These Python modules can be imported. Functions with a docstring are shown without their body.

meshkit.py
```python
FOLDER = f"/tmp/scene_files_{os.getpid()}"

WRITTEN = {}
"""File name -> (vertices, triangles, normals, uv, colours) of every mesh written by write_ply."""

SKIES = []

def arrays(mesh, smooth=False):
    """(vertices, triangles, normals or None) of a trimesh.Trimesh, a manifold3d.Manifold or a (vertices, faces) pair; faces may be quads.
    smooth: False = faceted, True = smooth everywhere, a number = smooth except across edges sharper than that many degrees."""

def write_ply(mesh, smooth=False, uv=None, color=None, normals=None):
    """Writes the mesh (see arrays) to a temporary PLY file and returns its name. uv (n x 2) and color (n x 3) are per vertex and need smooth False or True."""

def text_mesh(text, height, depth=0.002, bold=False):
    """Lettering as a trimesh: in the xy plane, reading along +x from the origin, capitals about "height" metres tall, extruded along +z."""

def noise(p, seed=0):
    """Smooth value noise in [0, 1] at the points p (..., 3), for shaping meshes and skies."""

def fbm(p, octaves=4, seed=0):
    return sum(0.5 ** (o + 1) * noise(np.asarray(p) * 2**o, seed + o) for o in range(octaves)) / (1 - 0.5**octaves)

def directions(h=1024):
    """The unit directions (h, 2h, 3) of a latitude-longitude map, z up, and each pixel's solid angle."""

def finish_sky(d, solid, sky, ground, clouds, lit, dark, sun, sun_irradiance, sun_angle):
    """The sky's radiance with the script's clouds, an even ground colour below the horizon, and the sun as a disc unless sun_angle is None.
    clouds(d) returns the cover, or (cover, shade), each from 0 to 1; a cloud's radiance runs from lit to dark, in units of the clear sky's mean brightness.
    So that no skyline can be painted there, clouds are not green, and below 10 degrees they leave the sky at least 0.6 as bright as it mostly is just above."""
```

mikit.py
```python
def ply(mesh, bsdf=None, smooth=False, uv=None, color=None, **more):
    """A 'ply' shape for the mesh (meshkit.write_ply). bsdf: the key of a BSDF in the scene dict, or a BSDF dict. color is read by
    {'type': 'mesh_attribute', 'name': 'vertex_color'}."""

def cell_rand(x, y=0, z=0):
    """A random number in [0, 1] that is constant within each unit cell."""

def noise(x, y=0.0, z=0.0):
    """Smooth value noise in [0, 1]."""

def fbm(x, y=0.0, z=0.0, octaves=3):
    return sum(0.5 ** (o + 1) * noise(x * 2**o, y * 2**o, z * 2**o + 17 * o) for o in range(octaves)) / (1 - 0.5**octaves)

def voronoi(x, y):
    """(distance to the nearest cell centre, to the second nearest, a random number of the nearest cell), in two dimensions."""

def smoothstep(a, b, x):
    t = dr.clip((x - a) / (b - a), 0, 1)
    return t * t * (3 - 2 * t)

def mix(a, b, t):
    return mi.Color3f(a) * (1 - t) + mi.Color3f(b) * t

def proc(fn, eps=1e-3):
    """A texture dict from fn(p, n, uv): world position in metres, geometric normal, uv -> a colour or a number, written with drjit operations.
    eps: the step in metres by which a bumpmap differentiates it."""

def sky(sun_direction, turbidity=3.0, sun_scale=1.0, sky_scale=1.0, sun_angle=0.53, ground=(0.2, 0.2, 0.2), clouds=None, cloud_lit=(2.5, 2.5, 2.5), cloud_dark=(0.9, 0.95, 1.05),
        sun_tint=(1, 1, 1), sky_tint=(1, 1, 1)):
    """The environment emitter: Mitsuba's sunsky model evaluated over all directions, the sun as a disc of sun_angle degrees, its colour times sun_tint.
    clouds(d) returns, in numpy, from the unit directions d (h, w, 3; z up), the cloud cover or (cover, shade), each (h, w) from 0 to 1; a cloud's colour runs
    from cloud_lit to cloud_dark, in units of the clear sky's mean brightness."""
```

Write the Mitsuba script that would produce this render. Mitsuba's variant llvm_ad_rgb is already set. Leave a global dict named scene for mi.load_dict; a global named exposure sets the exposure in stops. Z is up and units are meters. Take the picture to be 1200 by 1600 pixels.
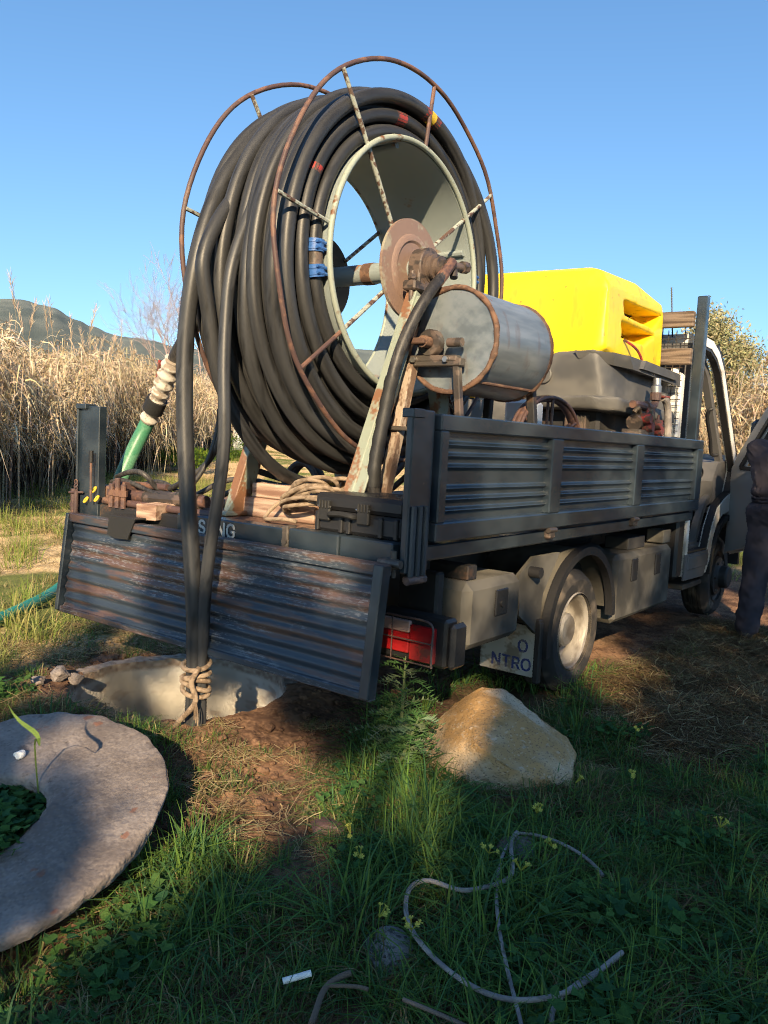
import math, numpy as np, trimesh, mitsuba as mi, drjit as dr, mikit, meshkit
import manifold3d as m3
from mikit import noise, fbm, smoothstep, mix, proc, voronoi, cell_rand
from shapely.geometry import Polygon, Point
from shapely import contains_xy
T = mi.ScalarTransform4f
rng = np.random.default_rng(7)
scene, labels = {}, {}
# ------------------------------------------------------------------ camera, sky, exposure
F, C = 1288.0, np.array([1.75, -2.51, 1.345])
R = np.array([[0.796929, 0.601855, 0.051721], [0.094211, -0.039260, -0.994778], [-0.596681, 0.797640, -0.087989]])
scene['camera'] = {'type': 'perspective', 'fov': 2 * math.degrees(math.atan(600 / F)), 'fov_axis': 'x', 'near_clip': 0.05, 'far_clip': 9000.0,
                   'to_world': T().look_at(origin=C.tolist(), target=(C + R[2]).tolist(), up=(-R[1]).tolist())}
SUN = np.array([0.555, -0.83, 0.44]); SUN /= np.linalg.norm(SUN)
scene['sky_light'] = mikit.sky(SUN.tolist(), turbidity=3.0, sun_scale=1.15, sky_tint=(0.70, 0.92, 1.14), sun_tint=(0.97, 0.98, 0.99))
exposure = 2.7

def at(u, v, ax, val):                     # a calibrated point: where the sight line meets a known plane of the truck
    d = R.T @ np.array([(u - 600) / F, (v - 800) / F, 1.0]); k = 'xyz'.index(ax)
    return C + d * ((val - C[k]) / d[k])
A = np.array
def image_x(p):                             # used only to word labels (left of, right of)
    q_ = R @ (np.asarray(p, float) - C); return 600 + F * q_[0] / q_[2], 800 + F * q_[1] / q_[2], q_[2]
# ------------------------------------------------------------------ mesh helpers
def cat(ms): return trimesh.util.concatenate([m for m in ms if m is not None])
def box(lo, hi, c=0.006):
    lo, hi = np.minimum(lo, hi).astype(float), np.maximum(lo, hi).astype(float)
    c = min(c, 0.45 * (hi - lo).min())
    if c <= 0.0005:
        b = trimesh.creation.box(hi - lo); b.apply_translation((lo + hi) / 2); return b
    p = []
    for k in range(3):
        l, h = lo + c, hi - c; l[k], h[k] = lo[k], hi[k]
        p += [[(l, h)[i][0], (l, h)[j][1], (l, h)[m][2]] for i in (0, 1) for j in (0, 1) for m in (0, 1)]
    return trimesh.convex.convex_hull(np.array(p))
def rot(m, ang, axis, about=(0, 0, 0)):
    m.apply_transform(trimesh.transformations.rotation_matrix(math.radians(ang), axis, about)); return m
def bar(p, q, w, h, up=(0, 0, 1), c=0.004):
    p, q = A(p, float), A(q, float); z = q - p; L = np.linalg.norm(z); z /= L
    x = np.cross(up, z)
    if np.linalg.norm(x) < 1e-3: x = np.cross((1, 0, 0), z)
    x /= np.linalg.norm(x); y = np.cross(z, x)
    b = box((-w / 2, -h / 2, 0), (w / 2, h / 2, L), c)
    M = np.eye(4); M[:3, 0], M[:3, 1], M[:3, 2], M[:3, 3] = x, y, z, p
    b.apply_transform(M); return b
def spl(pts, n=40, closed=False):
    from scipy.interpolate import CubicSpline
    p = A(pts, float)
    if closed: p = np.vstack([p, p[:1]])
    t = np.append(0, np.cumsum(np.maximum(np.linalg.norm(np.diff(p, axis=0), axis=1), 1e-6) ** 0.5))
    cs = CubicSpline(t, p, bc_type='periodic' if closed else 'not-a-knot' if len(p) > 3 else 'natural')
    return cs(np.linspace(0, t[-1], n + 1 if closed else n))[: n if closed else None]
def tube(p, r, n=10, closed=False, caps=True):
    p = A(p, float); N = len(p); r = np.broadcast_to(r, (N,))
    t = (np.roll(p, -1, 0) - np.roll(p, 1, 0)) if closed else np.gradient(p, axis=0)
    t /= np.linalg.norm(t, axis=1, keepdims=True) + 1e-12
    a = np.cross(t[0], (0, 0, 1) if abs(t[0][2]) < 0.9 else (1, 0, 0)); a /= np.linalg.norm(a)
    fr = []
    for k in range(N):
        a = a - t[k] * (a @ t[k]); a /= np.linalg.norm(a); fr.append(a)
    a = A(fr)
    if closed:
        e = a[-1] - t[0] * (a[-1] @ t[0]); e /= np.linalg.norm(e)
        tw = math.atan2(np.cross(a[0], e) @ t[0], a[0] @ e)
        s = -tw * np.arange(N)[:, None] / N
        a = a * np.cos(s) + np.cross(t, a) * np.sin(s)
    b = np.cross(t, a); th = np.arange(n) * 2 * np.pi / n
    v = (p[:, None] + r[:, None, None] * (np.cos(th)[None, :, None] * a[:, None] + np.sin(th)[None, :, None] * b[:, None])).reshape(-1, 3)
    i, j = np.meshgrid(np.arange(N if closed else N - 1), np.arange(n), indexing='ij'); i2 = (i + 1) % N
    q = np.stack([i * n + j, i * n + (j + 1) % n, i2 * n + (j + 1) % n, i2 * n + j], -1).reshape(-1, 4)
    f = np.vstack([q[:, [0, 1, 2]], q[:, [0, 2, 3]]])
    if caps and not closed:
        v = np.vstack([v, p[:1], p[-1:]]); k = np.arange(n); e = (N - 1) * n
        f = np.vstack([f, np.stack([(k + 1) % n, k, k * 0 + N * n], 1), np.stack([e + k, e + (k + 1) % n, k * 0 + N * n + 1], 1)])
    m = trimesh.Trimesh(v, f, process=False); m.metadata['grid'] = (N, n); return m
def rod(p, q, r, n=12): return tube([p, q], r, n)
def frame(z, up=(0, 0, 1)):
    z = A(z, float) / np.linalg.norm(z); x = np.cross(up, z)
    if np.linalg.norm(x) < 1e-3: x = np.cross((0, 1, 0), z)
    x /= np.linalg.norm(x); M = np.eye(4); M[:3, 0], M[:3, 1], M[:3, 2] = x, np.cross(z, x), z
    return M
def lathe(profile, o, axis, n=48):             # profile (r, h) along the axis from o
    m = trimesh.creation.revolve(A(profile, float), sections=n); M = frame(axis); M[:3, 3] = o; m.apply_transform(M); return m
def prism(poly, thick, o, ex, ey):             # 2-D polygon (shapely or points) in the plane ex,ey at o, thickened along ex x ey
    poly = poly if hasattr(poly, 'exterior') else Polygon(poly)
    m = trimesh.creation.extrude_polygon(poly, thick, engine='earcut'); M = np.eye(4)
    M[:3, 0], M[:3, 1], M[:3, 2], M[:3, 3] = ex, ey, np.cross(ex, ey), o
    m.apply_transform(M); return m
def hull(p): return trimesh.convex.convex_hull(A(p, float))
def man(m): return m3.Manifold(m3.Mesh(np.asarray(m.vertices, np.float32), np.asarray(m.faces, np.uint32)))
def unman(m): x = m.to_mesh(); return trimesh.Trimesh(x.vert_properties[:, :3], x.tri_verts, process=False)
def cutout(m, *cs):
    a = man(m)
    for c in cs: a = a - man(c)
    return unman(a)
def wob(m, amp, scale, seed=0, oct=3):
    m = m.copy(); v = m.vertices
    m.vertices = v + m.vertex_normals * ((meshkit.fbm(v * scale + 50, oct, seed) - 0.5) * 2 * amp)[:, None]; return m
def text(s, h, o, ex, ey, bold=True):
    m = meshkit.text_mesh(s, h, 0.002, bold); M = np.eye(4)
    M[:3, 0], M[:3, 1], M[:3, 2], M[:3, 3] = ex, ey, np.cross(ex, ey), o
    m.apply_transform(M); return m
# ------------------------------------------------------------------ scene bookkeeping
def num(k):
    if k not in scene and k not in labels: return k
    i = 1
    while f'{k}_{i:03d}' in scene or f'{k}_{i:03d}' in labels: i += 1
    return f'{k}_{i:03d}'
def tag(k, label=None, cat_=None, group=None, kind=None):
    d = labels.setdefault(k, {})
    for a, b in (('label', label), ('category', cat_), ('group', group), ('kind', kind)):
        if b: d[a] = b
    return k
def put(key, mesh, mat, smooth=35, label=None, **kw):
    key = num(key); scene[key] = mikit.ply(mesh, mat, smooth, **kw)
    if label: labels[key] = {'label': label}
    return key
def thing(key, label, c, mesh=None, mat=None, smooth=35, group=None, **kw):
    key = num(key)
    if mesh is not None: scene[key] = mikit.ply(mesh, mat, smooth, **kw)
    return tag(key, label, c, group)
def struct(key, mesh, mat, smooth=True, **kw):
    scene[key] = mikit.ply(mesh, mat, smooth, **kw); tag(key, kind='structure')
# ------------------------------------------------------------------ materials
def mat(name, col, rough=0.6, metal=0.0, bump=None, bs=1.0, two=True, **kw):
    col = proc(col) if callable(col) else {'type': 'rgb', 'value': list(col)} if not isinstance(col, dict) else col
    b = {'type': 'principled', 'base_color': col, 'roughness': rough, 'metallic': metal, **kw}
    if bump: b = {'type': 'bumpmap', 'nested': b, 'tex': proc(bump, 2e-3), 'scale': bs}
    scene['m_' + name] = {'type': 'twosided', 'bsdf': b} if two else b
    return 'm_' + name
VC = {'type': 'mesh_attribute', 'name': 'vertex_color'}
def rusted(base, rust, thr, s=(6, 6, 6), soft=0.06, dust=(0.3, 0.27, 0.22), damt=0.15):
    def fn(p, n, uv):
        k = fbm(p.x * s[0], p.y * s[1], p.z * s[2], 4); g = noise(p.x * 90, p.y * 90, p.z * 90)
        t = smoothstep(thr - soft, thr + soft, k + 0.12 * (g - 0.5))
        d = smoothstep(0.45, 0.8, fbm(p.x * 3 + 9, p.y * 3, p.z * 3 + 4, 3)) * damt
        return mix(mix(base, rust, t), dust, d)
    return fn
def f_tail(p, n, uv):                       # worn paint: rust in long streaks, pale scuffs, scratches
    a = fbm(p.x * 1.6 + 3, p.z * 26, 1.0, 4); b = fbm(p.x * 9, p.z * 60, 5.0, 3); g = noise(p.x * 70, p.z * 160, 2.0)
    edge = smoothstep(0.82, 0.88, p.z)
    col = mix((0.022, 0.033, 0.050), (0.042, 0.056, 0.074), fbm(p.x * 4, p.z * 8, 3.0, 2))
    col = mix(col, (0.11, 0.062, 0.045), smoothstep(0.48, 0.66, 0.62 * a + 0.38 * b + 0.18 * edge) * 0.8)
    sc = smoothstep(0.50, 0.76, 0.3 * g + 0.7 * fbm(p.x * 12, p.z * 330, 5.0, 4)) * smoothstep(0.46, 0.70, fbm(p.x * 2.3 + 7, p.z * 13, 9.0, 3))
    return mix(col, (0.24, 0.26, 0.29), sc * 0.55)
def f_side(p, n, uv):
    a = fbm(p.y * 5, p.z * 9, p.x * 5, 3); b = noise(p.y * 60, p.z * 70, p.x * 60)
    col = mix((0.011, 0.019, 0.029), (0.028, 0.040, 0.052), smoothstep(0.3, 0.75, a))
    return mix(col, (0.14, 0.08, 0.05), smoothstep(0.80, 0.88, 0.7 * fbm(p.y * 14, p.z * 16, p.x * 14 + 3, 3) + 0.3 * b))
def f_rubber(p, n, uv):
    a = fbm(p.x * 9, p.y * 9, p.z * 5, 4); b = fbm(p.x * 150, p.y * 60, p.z * 28, 4)
    return mix(mix((0.022, 0.021, 0.022), (0.085, 0.078, 0.072), smoothstep(0.35, 0.70, 0.55 * a + 0.45 * b)), (0.012, 0.012, 0.012), 0.6 * smoothstep(0.62, 0.8, b))
def f_tank(p, n, uv):
    a = fbm(p.x * 4, p.y * 1.2, p.z * 4, 4); s = fbm(p.x * 37 + 3.3, p.y * 6, p.z * 41 + 1.1, 3)
    a = 0.6 * a + 0.4 * fbm(p.x * 23 + 1.7, p.y * 5, p.z * 27 + 0.3, 5)
    col = mix((0.145, 0.175, 0.20), (0.25, 0.285, 0.31), smoothstep(0.36, 0.64, a))
    col = mix(col, (0.15, 0.09, 0.06), smoothstep(0.56, 0.78, fbm(p.x * 31 + .7, p.y * 31 + .2, p.z * 7, 5)) * 0.4)
    col = mix(col, (0.55, 0.56, 0.55), smoothstep(0.62, 0.75, s) * smoothstep(0.4, 0.7, fbm(p.x * 3, p.y * 3 + 5, p.z * 3, 2)) * 0.5)
    return mix(col, (0.22, 0.10, 0.05), smoothstep(0.76, 0.84, 0.6 * fbm(p.x * 9, p.y * 9, p.z * 9 + 2, 3) + 0.4 * noise(p.x * 50, p.y * 50, p.z * 50)))
def f_conc(p, n, uv):
    a = fbm(p.x * 3.5, p.y * 3.5, p.z * 3.5, 4); b = noise(p.x * 130, p.y * 130, p.z * 130); c = fbm(p.x * 11 + 4, p.y * 11, p.z * 11, 4)
    col = mix((0.125, 0.103, 0.094), (0.265, 0.230, 0.214), smoothstep(0.30, 0.70, 0.55 * a + 0.15 * b + 0.3 * c))
    col = mix(col, (0.18, 0.07, 0.04), smoothstep(0.68, 0.76, fbm(p.x * 13 + 11, p.y * 13 + 3, p.z * 13, 4)) * 0.7)
    return mix(col, (0.07, 0.055, 0.05), smoothstep(0.62, 0.74, 0.6 * fbm(p.x * 26, p.y * 26 + 4, p.z * 26, 4) + 0.4 * c) * 0.75)
def f_ringc(p, n, uv):
    a = fbm(p.x * 5, p.y * 5, p.z * 2.5, 4)
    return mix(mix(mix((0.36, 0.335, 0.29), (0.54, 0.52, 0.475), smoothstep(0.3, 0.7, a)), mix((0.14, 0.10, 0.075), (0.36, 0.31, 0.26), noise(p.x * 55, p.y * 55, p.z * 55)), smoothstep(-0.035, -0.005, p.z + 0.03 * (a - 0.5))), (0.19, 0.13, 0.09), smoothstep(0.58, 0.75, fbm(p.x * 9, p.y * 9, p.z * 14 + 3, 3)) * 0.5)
    return mix(mix((0.36, 0.335, 0.29), (0.54, 0.52, 0.475), smoothstep(0.3, 0.7, a)), (0.19, 0.13, 0.09), smoothstep(0.58, 0.75, fbm(p.x * 9, p.y * 9, p.z * 14 + 3, 3)) * 0.5)
def f_ground(p, n, uv):
    a = fbm(p.x * 1.1, p.y * 1.1, 0.0, 3); b = fbm(p.x * 9, p.y * 9, 3.0, 4); g = noise(p.x * 85, p.y * 85, 1.0)
    dirt = mix((0.075, 0.040, 0.025), (0.20, 0.115, 0.068), smoothstep(0.3, 0.72, 0.7 * b + 0.3 * g))
    straw = mix((0.30, 0.21, 0.11), (0.50, 0.38, 0.22), smoothstep(0.3, 0.7, 0.5 * b + 0.5 * g))
    green = mix((0.06, 0.075, 0.02), (0.12, 0.14, 0.04), b)
    field = mix(straw, green, smoothstep(0.52, 0.66, fbm(p.x * 0.7 + 5, p.y * 0.7, 8.0, 4)))
    far = smoothstep(-2.3, -3.0, p.x) 
    far = dr.maximum(far, smoothstep(7.0, 10.0, p.y))
    return mix(mix(dirt, (0.05, 0.045, 0.02), smoothstep(0.5, 0.65, a) * 0.5), field, far)
def f_rock(p, n, uv):
    a = fbm(p.x * 5, p.y * 5, p.z * 5, 4); s = noise(p.x * 190, p.y * 190, p.z * 190); s2 = noise(p.x * 95 + 7, p.y * 95, p.z * 95)
    col = mix((0.40, 0.24, 0.10), (0.48, 0.37, 0.25), smoothstep(0.45, 0.68, a))
    col = mix(col, (0.14, 0.10, 0.07), smoothstep(0.62, 0.85, s) * 0.7); return mix(col, (0.56, 0.50, 0.42), smoothstep(0.7, 0.85, s2) * 0.35)
def f_wood(p, n, uv):
    r = fbm(p.x * 3, p.y * 40, p.z * 60, 4); return mix((0.07, 0.048, 0.036), (0.20, 0.15, 0.115), smoothstep(0.3, 0.7, r))
def f_lumber(p, n, uv):
    r = fbm(p.x * 4, p.y * 30, p.z * 45, 4); return mix((0.20, 0.11, 0.075), (0.50, 0.36, 0.27), smoothstep(0.3, 0.75, r))
def f_tyre(p, n, uv):
    a = fbm(p.x * 9, p.y * 9, p.z * 9, 3); return mix((0.018, 0.017, 0.017), (0.13, 0.105, 0.08), smoothstep(0.45, 0.8, a))
def f_rim(p, n, uv):
    a = fbm(p.x * 20, p.y * 6, p.z * 6, 4); return mix((0.13, 0.11, 0.09), (0.36, 0.33, 0.29), smoothstep(0.35, 0.7, a))
def f_plas(p, n, uv):
    a = fbm(p.x * 6, p.y * 6, p.z * 6, 3); return mix((0.065, 0.066, 0.068), (0.135, 0.13, 0.12), smoothstep(0.35, 0.8, a))
def f_box(p, n, uv):
    a = fbm(p.x * 5, p.y * 5, p.z * 4, 4); return mix((0.034, 0.032, 0.028), (0.115, 0.107, 0.090), smoothstep(0.35, 0.75, a))
def f_yellow(p, n, uv):
    a = fbm(p.x * 4, p.y * 4, p.z * 3, 4); s = noise(p.x * 26, p.y * 26, p.z * 26)
    return mix(mix((0.80, 0.57, 0.014), (0.74, 0.51, 0.018), smoothstep(0.4, 0.8, a)), (0.25, 0.15, 0.03), dr.maximum(smoothstep(0.9, 0.95, s) * 0.7, smoothstep(0.56, 0.76, fbm(p.x * 17, p.y * 17, p.z * 4.5, 4)) * 0.35))
def f_cloth(p, n, uv):
    a = fbm(p.x * 6, p.y * 6, p.z * 5, 4); return mix((0.026, 0.024, 0.036), (0.066, 0.056, 0.070), smoothstep(0.35, 0.75, a))
def f_white(p, n, uv):
    a = fbm(p.x * 4, p.y * 4, p.z * 6, 4); return mix((0.74, 0.74, 0.72), (0.46, 0.42, 0.36), smoothstep(0.45, 0.8, a + 0.35 * smoothstep(1.0, 0.5, p.z) - 0.1))
def b_fine(p, n, uv): return fbm(p.x * 60, p.y * 60, p.z * 60, 3)
def b_ground(p, n, uv): return fbm(p.x * 22, p.y * 22, p.z * 22, 5)

GROUND = mat('ground', f_ground, 0.95, bump=b_ground, bs=0.05)
CONC = mat('concrete', f_conc, 0.9, bump=b_fine, bs=0.008)
RINGC = mat('ring_concrete', f_ringc, 0.9, bump=b_fine, bs=0.008)
ROCK = mat('rock', f_rock, 0.9, bump=b_fine, bs=0.01)
ROCK2 = mat('grey_rock', rusted((0.17, 0.165, 0.165), (0.05, 0.05, 0.05), 0.58, (70, 70, 70)), 0.9)
TAIL = mat('tailgate_paint', f_tail, 0.45, specular=0.5)
SIDE = mat('board_paint', f_side, 0.30, specular=0.8)
DARKM = mat('dark_metal', rusted((0.018, 0.018, 0.02), (0.06, 0.035, 0.022), 0.6), 0.65)
BROWN = mat('brown_steel', rusted((0.085, 0.050, 0.046), (0.16, 0.085, 0.06), 0.56, (16, 16, 16)), 0.6)
GREENP = mat('chipped_paint', rusted((0.30, 0.34, 0.29), (0.15, 0.065, 0.03), 0.66, (14, 14, 14)), 0.55)
CHIP = mat('chipped_rod', rusted((0.33, 0.36, 0.32), (0.10, 0.06, 0.045), 0.53, (38, 38, 38)), 0.55)
LEGP = mat('leg_paint', rusted((0.25, 0.29, 0.24), (0.20, 0.10, 0.055), 0.53, (14, 14, 5)), 0.55)
DRUM = mat('drum_paint', rusted((0.235, 0.275, 0.275), (0.22, 0.11, 0.05), 0.74, (6, 6, 6)), 0.5)
RUST = mat('rust', rusted((0.095, 0.052, 0.036), (0.17, 0.095, 0.06), 0.55, (26, 26, 26)), 0.85)
GREASE = mat('greasy_steel', rusted((0.045, 0.037, 0.033), (0.11, 0.08, 0.065), 0.55, (18, 18, 18)), 0.45)
HUBP = mat('hub_paint', rusted((0.23, 0.155, 0.125), (0.30, 0.28, 0.22), 0.6, (9, 9, 9)), 0.55)
TANK = mat('tank_steel', f_tank, 0.38, metal=0.35)
RUBBERV = mat('hose_rubber_streaked', VC if False else {'type': 'mesh_attribute', 'name': 'vertex_color'}, 0.45, specular=0.45)
RUBBER = mat('hose_rubber', f_rubber, 0.5, specular=0.45)
BLACK = mat('black_plastic', (0.018, 0.018, 0.02), 0.42)
DKRUB = mat('black_rubber', (0.02, 0.02, 0.02), 0.6)
GREY = mat('grey_plastic', f_plas, 0.55)
YELLOW = mat('yellow_plastic', f_yellow, 0.38, specular=0.5)
BOXM = mat('dusty_box', f_box, 0.75)
WOOD = mat('plank_wood', f_wood, 0.85)
LUMBER = mat('lumber', f_lumber, 0.85); WEATH = mat('weathered_leg', rusted((0.36, 0.29, 0.23), (0.16, 0.10, 0.07), 0.5, (30, 30, 6)), 0.8)
TYRE = mat('tyre', f_tyre, 0.85)
RIM = mat('rim_steel', f_rim, 0.5, metal=0.3)
WHITE = mat('cab_white', f_white, 0.35)
FLAP = mat('dirty_flap', rusted((0.40, 0.39, 0.36), (0.20, 0.17, 0.13), 0.55, (9, 9, 9)), 0.7)
CLEANW = mat('white_plastic', (0.72, 0.72, 0.70), 0.5)
TRIM = mat('cab_trim', (0.10, 0.10, 0.105), 0.6); DOORT = mat('door_trim', (0.34, 0.335, 0.33), 0.6)
CLOTH = mat('coverall_cloth', f_cloth, 0.95, bump=b_fine, bs=0.002)
SKIN = mat('skin', (0.50, 0.29, 0.20), 0.5)
HAIR = mat('hair', (0.03, 0.02, 0.015), 0.6)
RED = mat('red_lens', rusted((0.32, 0.010, 0.014), (0.16, 0.03, 0.025), 0.6, (20, 20, 20)), 0.3)
REDPAINT = mat('red_paint', rusted((0.30, 0.035, 0.03), (0.10, 0.04, 0.03), 0.5, (40, 40, 40)), 0.6)
PINKL = mat('pale_lens', (0.45, 0.30, 0.27), 0.3)
BLUE = mat('blue_clamp', (0.035, 0.12, 0.36), 0.45)
BLUEINK = mat('blue_ink', rusted((0.02, 0.035, 0.17), (0.10, 0.10, 0.14), 0.62, (40, 40, 40)), 0.7)
WINK = mat('white_ink', rusted((0.50, 0.50, 0.48), (0.22, 0.22, 0.22), 0.68, (70, 70, 70)), 0.7)
KINK = mat('black_ink', (0.03, 0.03, 0.03), 0.7)
YELT = mat('yellow_tape', (0.60, 0.42, 0.04), 0.6)
GREENH = mat('green_hose', rusted((0.05, 0.21, 0.115), (0.10, 0.26, 0.16), 0.55, (9, 9, 9)), 0.42)
TEALH = mat('teal_hose', (0.02, 0.20, 0.15), 0.45)
TAPE = mat('cloth_tape', rusted((0.50, 0.46, 0.40), (0.28, 0.23, 0.18), 0.55, (30, 30, 30)), 0.8)
ROPE = mat('rope', rusted((0.29, 0.215, 0.15), (0.17, 0.12, 0.08), 0.52, (30, 30, 30)), 0.95)
CORD = mat('grey_cord', rusted((0.17, 0.155, 0.15), (0.26, 0.235, 0.22), 0.5, (20, 20, 20)), 0.7)
BARK = mat('bark', (0.13, 0.095, 0.07), 0.95)
BRASS = mat('old_brass', rusted((0.20, 0.15, 0.09), (0.09, 0.07, 0.05), 0.5, (30, 30, 30)), 0.5, metal=0.4)
STEEL = mat('bright_steel', (0.55, 0.55, 0.55), 0.35, metal=0.9)
GLASS = 'm_glass'; scene[GLASS] = {'type': 'thindielectric', 'int_ior': 1.5}
HILL = mat('hill', lambda p, n, uv: mix((0.050, 0.066, 0.068), (0.085, 0.10, 0.098), smoothstep(0.3, 0.7, fbm(p.x * 0.03, p.y * 0.03, p.z * 0.05, 4))), 1.0)  # bluish grey scrub, with distance haze put into the colour
LEAF = 'm_leaf'; scene[LEAF] = {'type': 'twosided', 'bsdf': {'type': 'principled', 'base_color': VC, 'roughness': 0.65, 'specular': 0.25}}
THIN = 'm_thin'; scene[THIN] = {'type': 'principledthin', 'base_color': VC, 'roughness': 0.55, 'diff_trans': 0.7, 'spec_trans': 0.0}

def rubber_colour(m, dust=1.0):               # dusty black rubber: streaks run along the hose
    N, n = m.metadata['grid']; i_, j_ = np.meshgrid(np.arange(N), np.arange(n), indexing='ij'); sd = int(rng.integers(1e6))
    L_ = np.append(0, np.cumsum(np.linalg.norm(np.diff(np.asarray(m.vertices)[: N * n: n], axis=0), axis=1)))[i_]
    ang = j_ * 2 * np.pi / n; q_ = lambda a, b, k: meshkit.fbm(np.stack([L_ * a, np.cos(ang) * b + 20, np.sin(ang) * b + 20], -1), k, sd)
    t = np.clip(.5 + 1.7 * (.55 * q_(1.2, 3.2, 3) + .45 * q_(7.0, 2.5, 3) - .5), 0, 1) * dust
    col = A([.012, .012, .0125]) * (1 - t[..., None]) + A([.058, .060, .064]) * t[..., None]
    col = col * (1 - .5 * (q_(9, 9, 2) > .68)[..., None]); col = col.reshape(-1, 3)
    return np.vstack([col, col[:1], col[-1:]])[: len(m.vertices)]
# ------------------------------------------------------------------ the ground, the hills
MH, MHR = A([-1.53, 0.20]), 0.60              # the manhole
LC, LN, LR = A([-0.808, -1.203, 0.059]), A([0.051, -0.274, 1.0]), 0.60; LN = LN / np.linalg.norm(LN)   # the lid
def sstep(a, b, x): t = np.clip((x - a) / (b - a), 0, 1); return t * t * (3 - 2 * t)
def gz(x, y):
    x, y = np.asarray(x, float), np.asarray(y, float); P = np.stack([x, y, x * 0], -1)
    z = -0.20 * sstep(-0.3, -1.9, y) * sstep(1.4, -0.2, x * 0.4) - 0.03
    z = z + (meshkit.fbm(P * 2.2, 3, 3) - 0.5) * 0.07 * (1 + 0 * x)
    r = np.hypot(x - MH[0], y - MH[1]); z = z * sstep(0.5, 1.3, r) - 0.005 + 0.065 * np.exp(-((r - 0.66) / 0.18) ** 2) * (((x - MH[0]) * .6 - (y - MH[1]) * .8) > -.12)
    d = np.hypot(x, y); z = z + 0.9 * sstep(14, 45, d) + 0.02 * np.maximum(d - 60, 0) * (d < 1e9) * 0.3
    return z
def gridaxis(lo, hi, step, grow, far):
    a = np.arange(lo, hi, step); up, dn, s = [], [], step
    while (up[-1] if up else hi) < far: s *= grow; up.append((up[-1] if up else hi) + s)
    s = step
    while (dn[-1] if dn else lo) > -far: s *= grow; dn.append((dn[-1] if dn else lo) - s)
    return np.r_[dn[::-1], a, up]
gx, gy = gridaxis(-3.4, 2.0, 0.022, 1.09, 2500), gridaxis(-2.3, 4.6, 0.022, 1.09, 2500)
X, Y = np.meshgrid(gx, gy, indexing='ij'); Z = gz(X, Y)
near = np.exp(-((X + .5) / 6) ** 2 - ((Y - 1) / 6) ** 2)
Z += near * ((meshkit.fbm(np.stack([X * 14, Y * 14, X * 0], -1), 4, 11) - 0.5) * 0.05)
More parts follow.
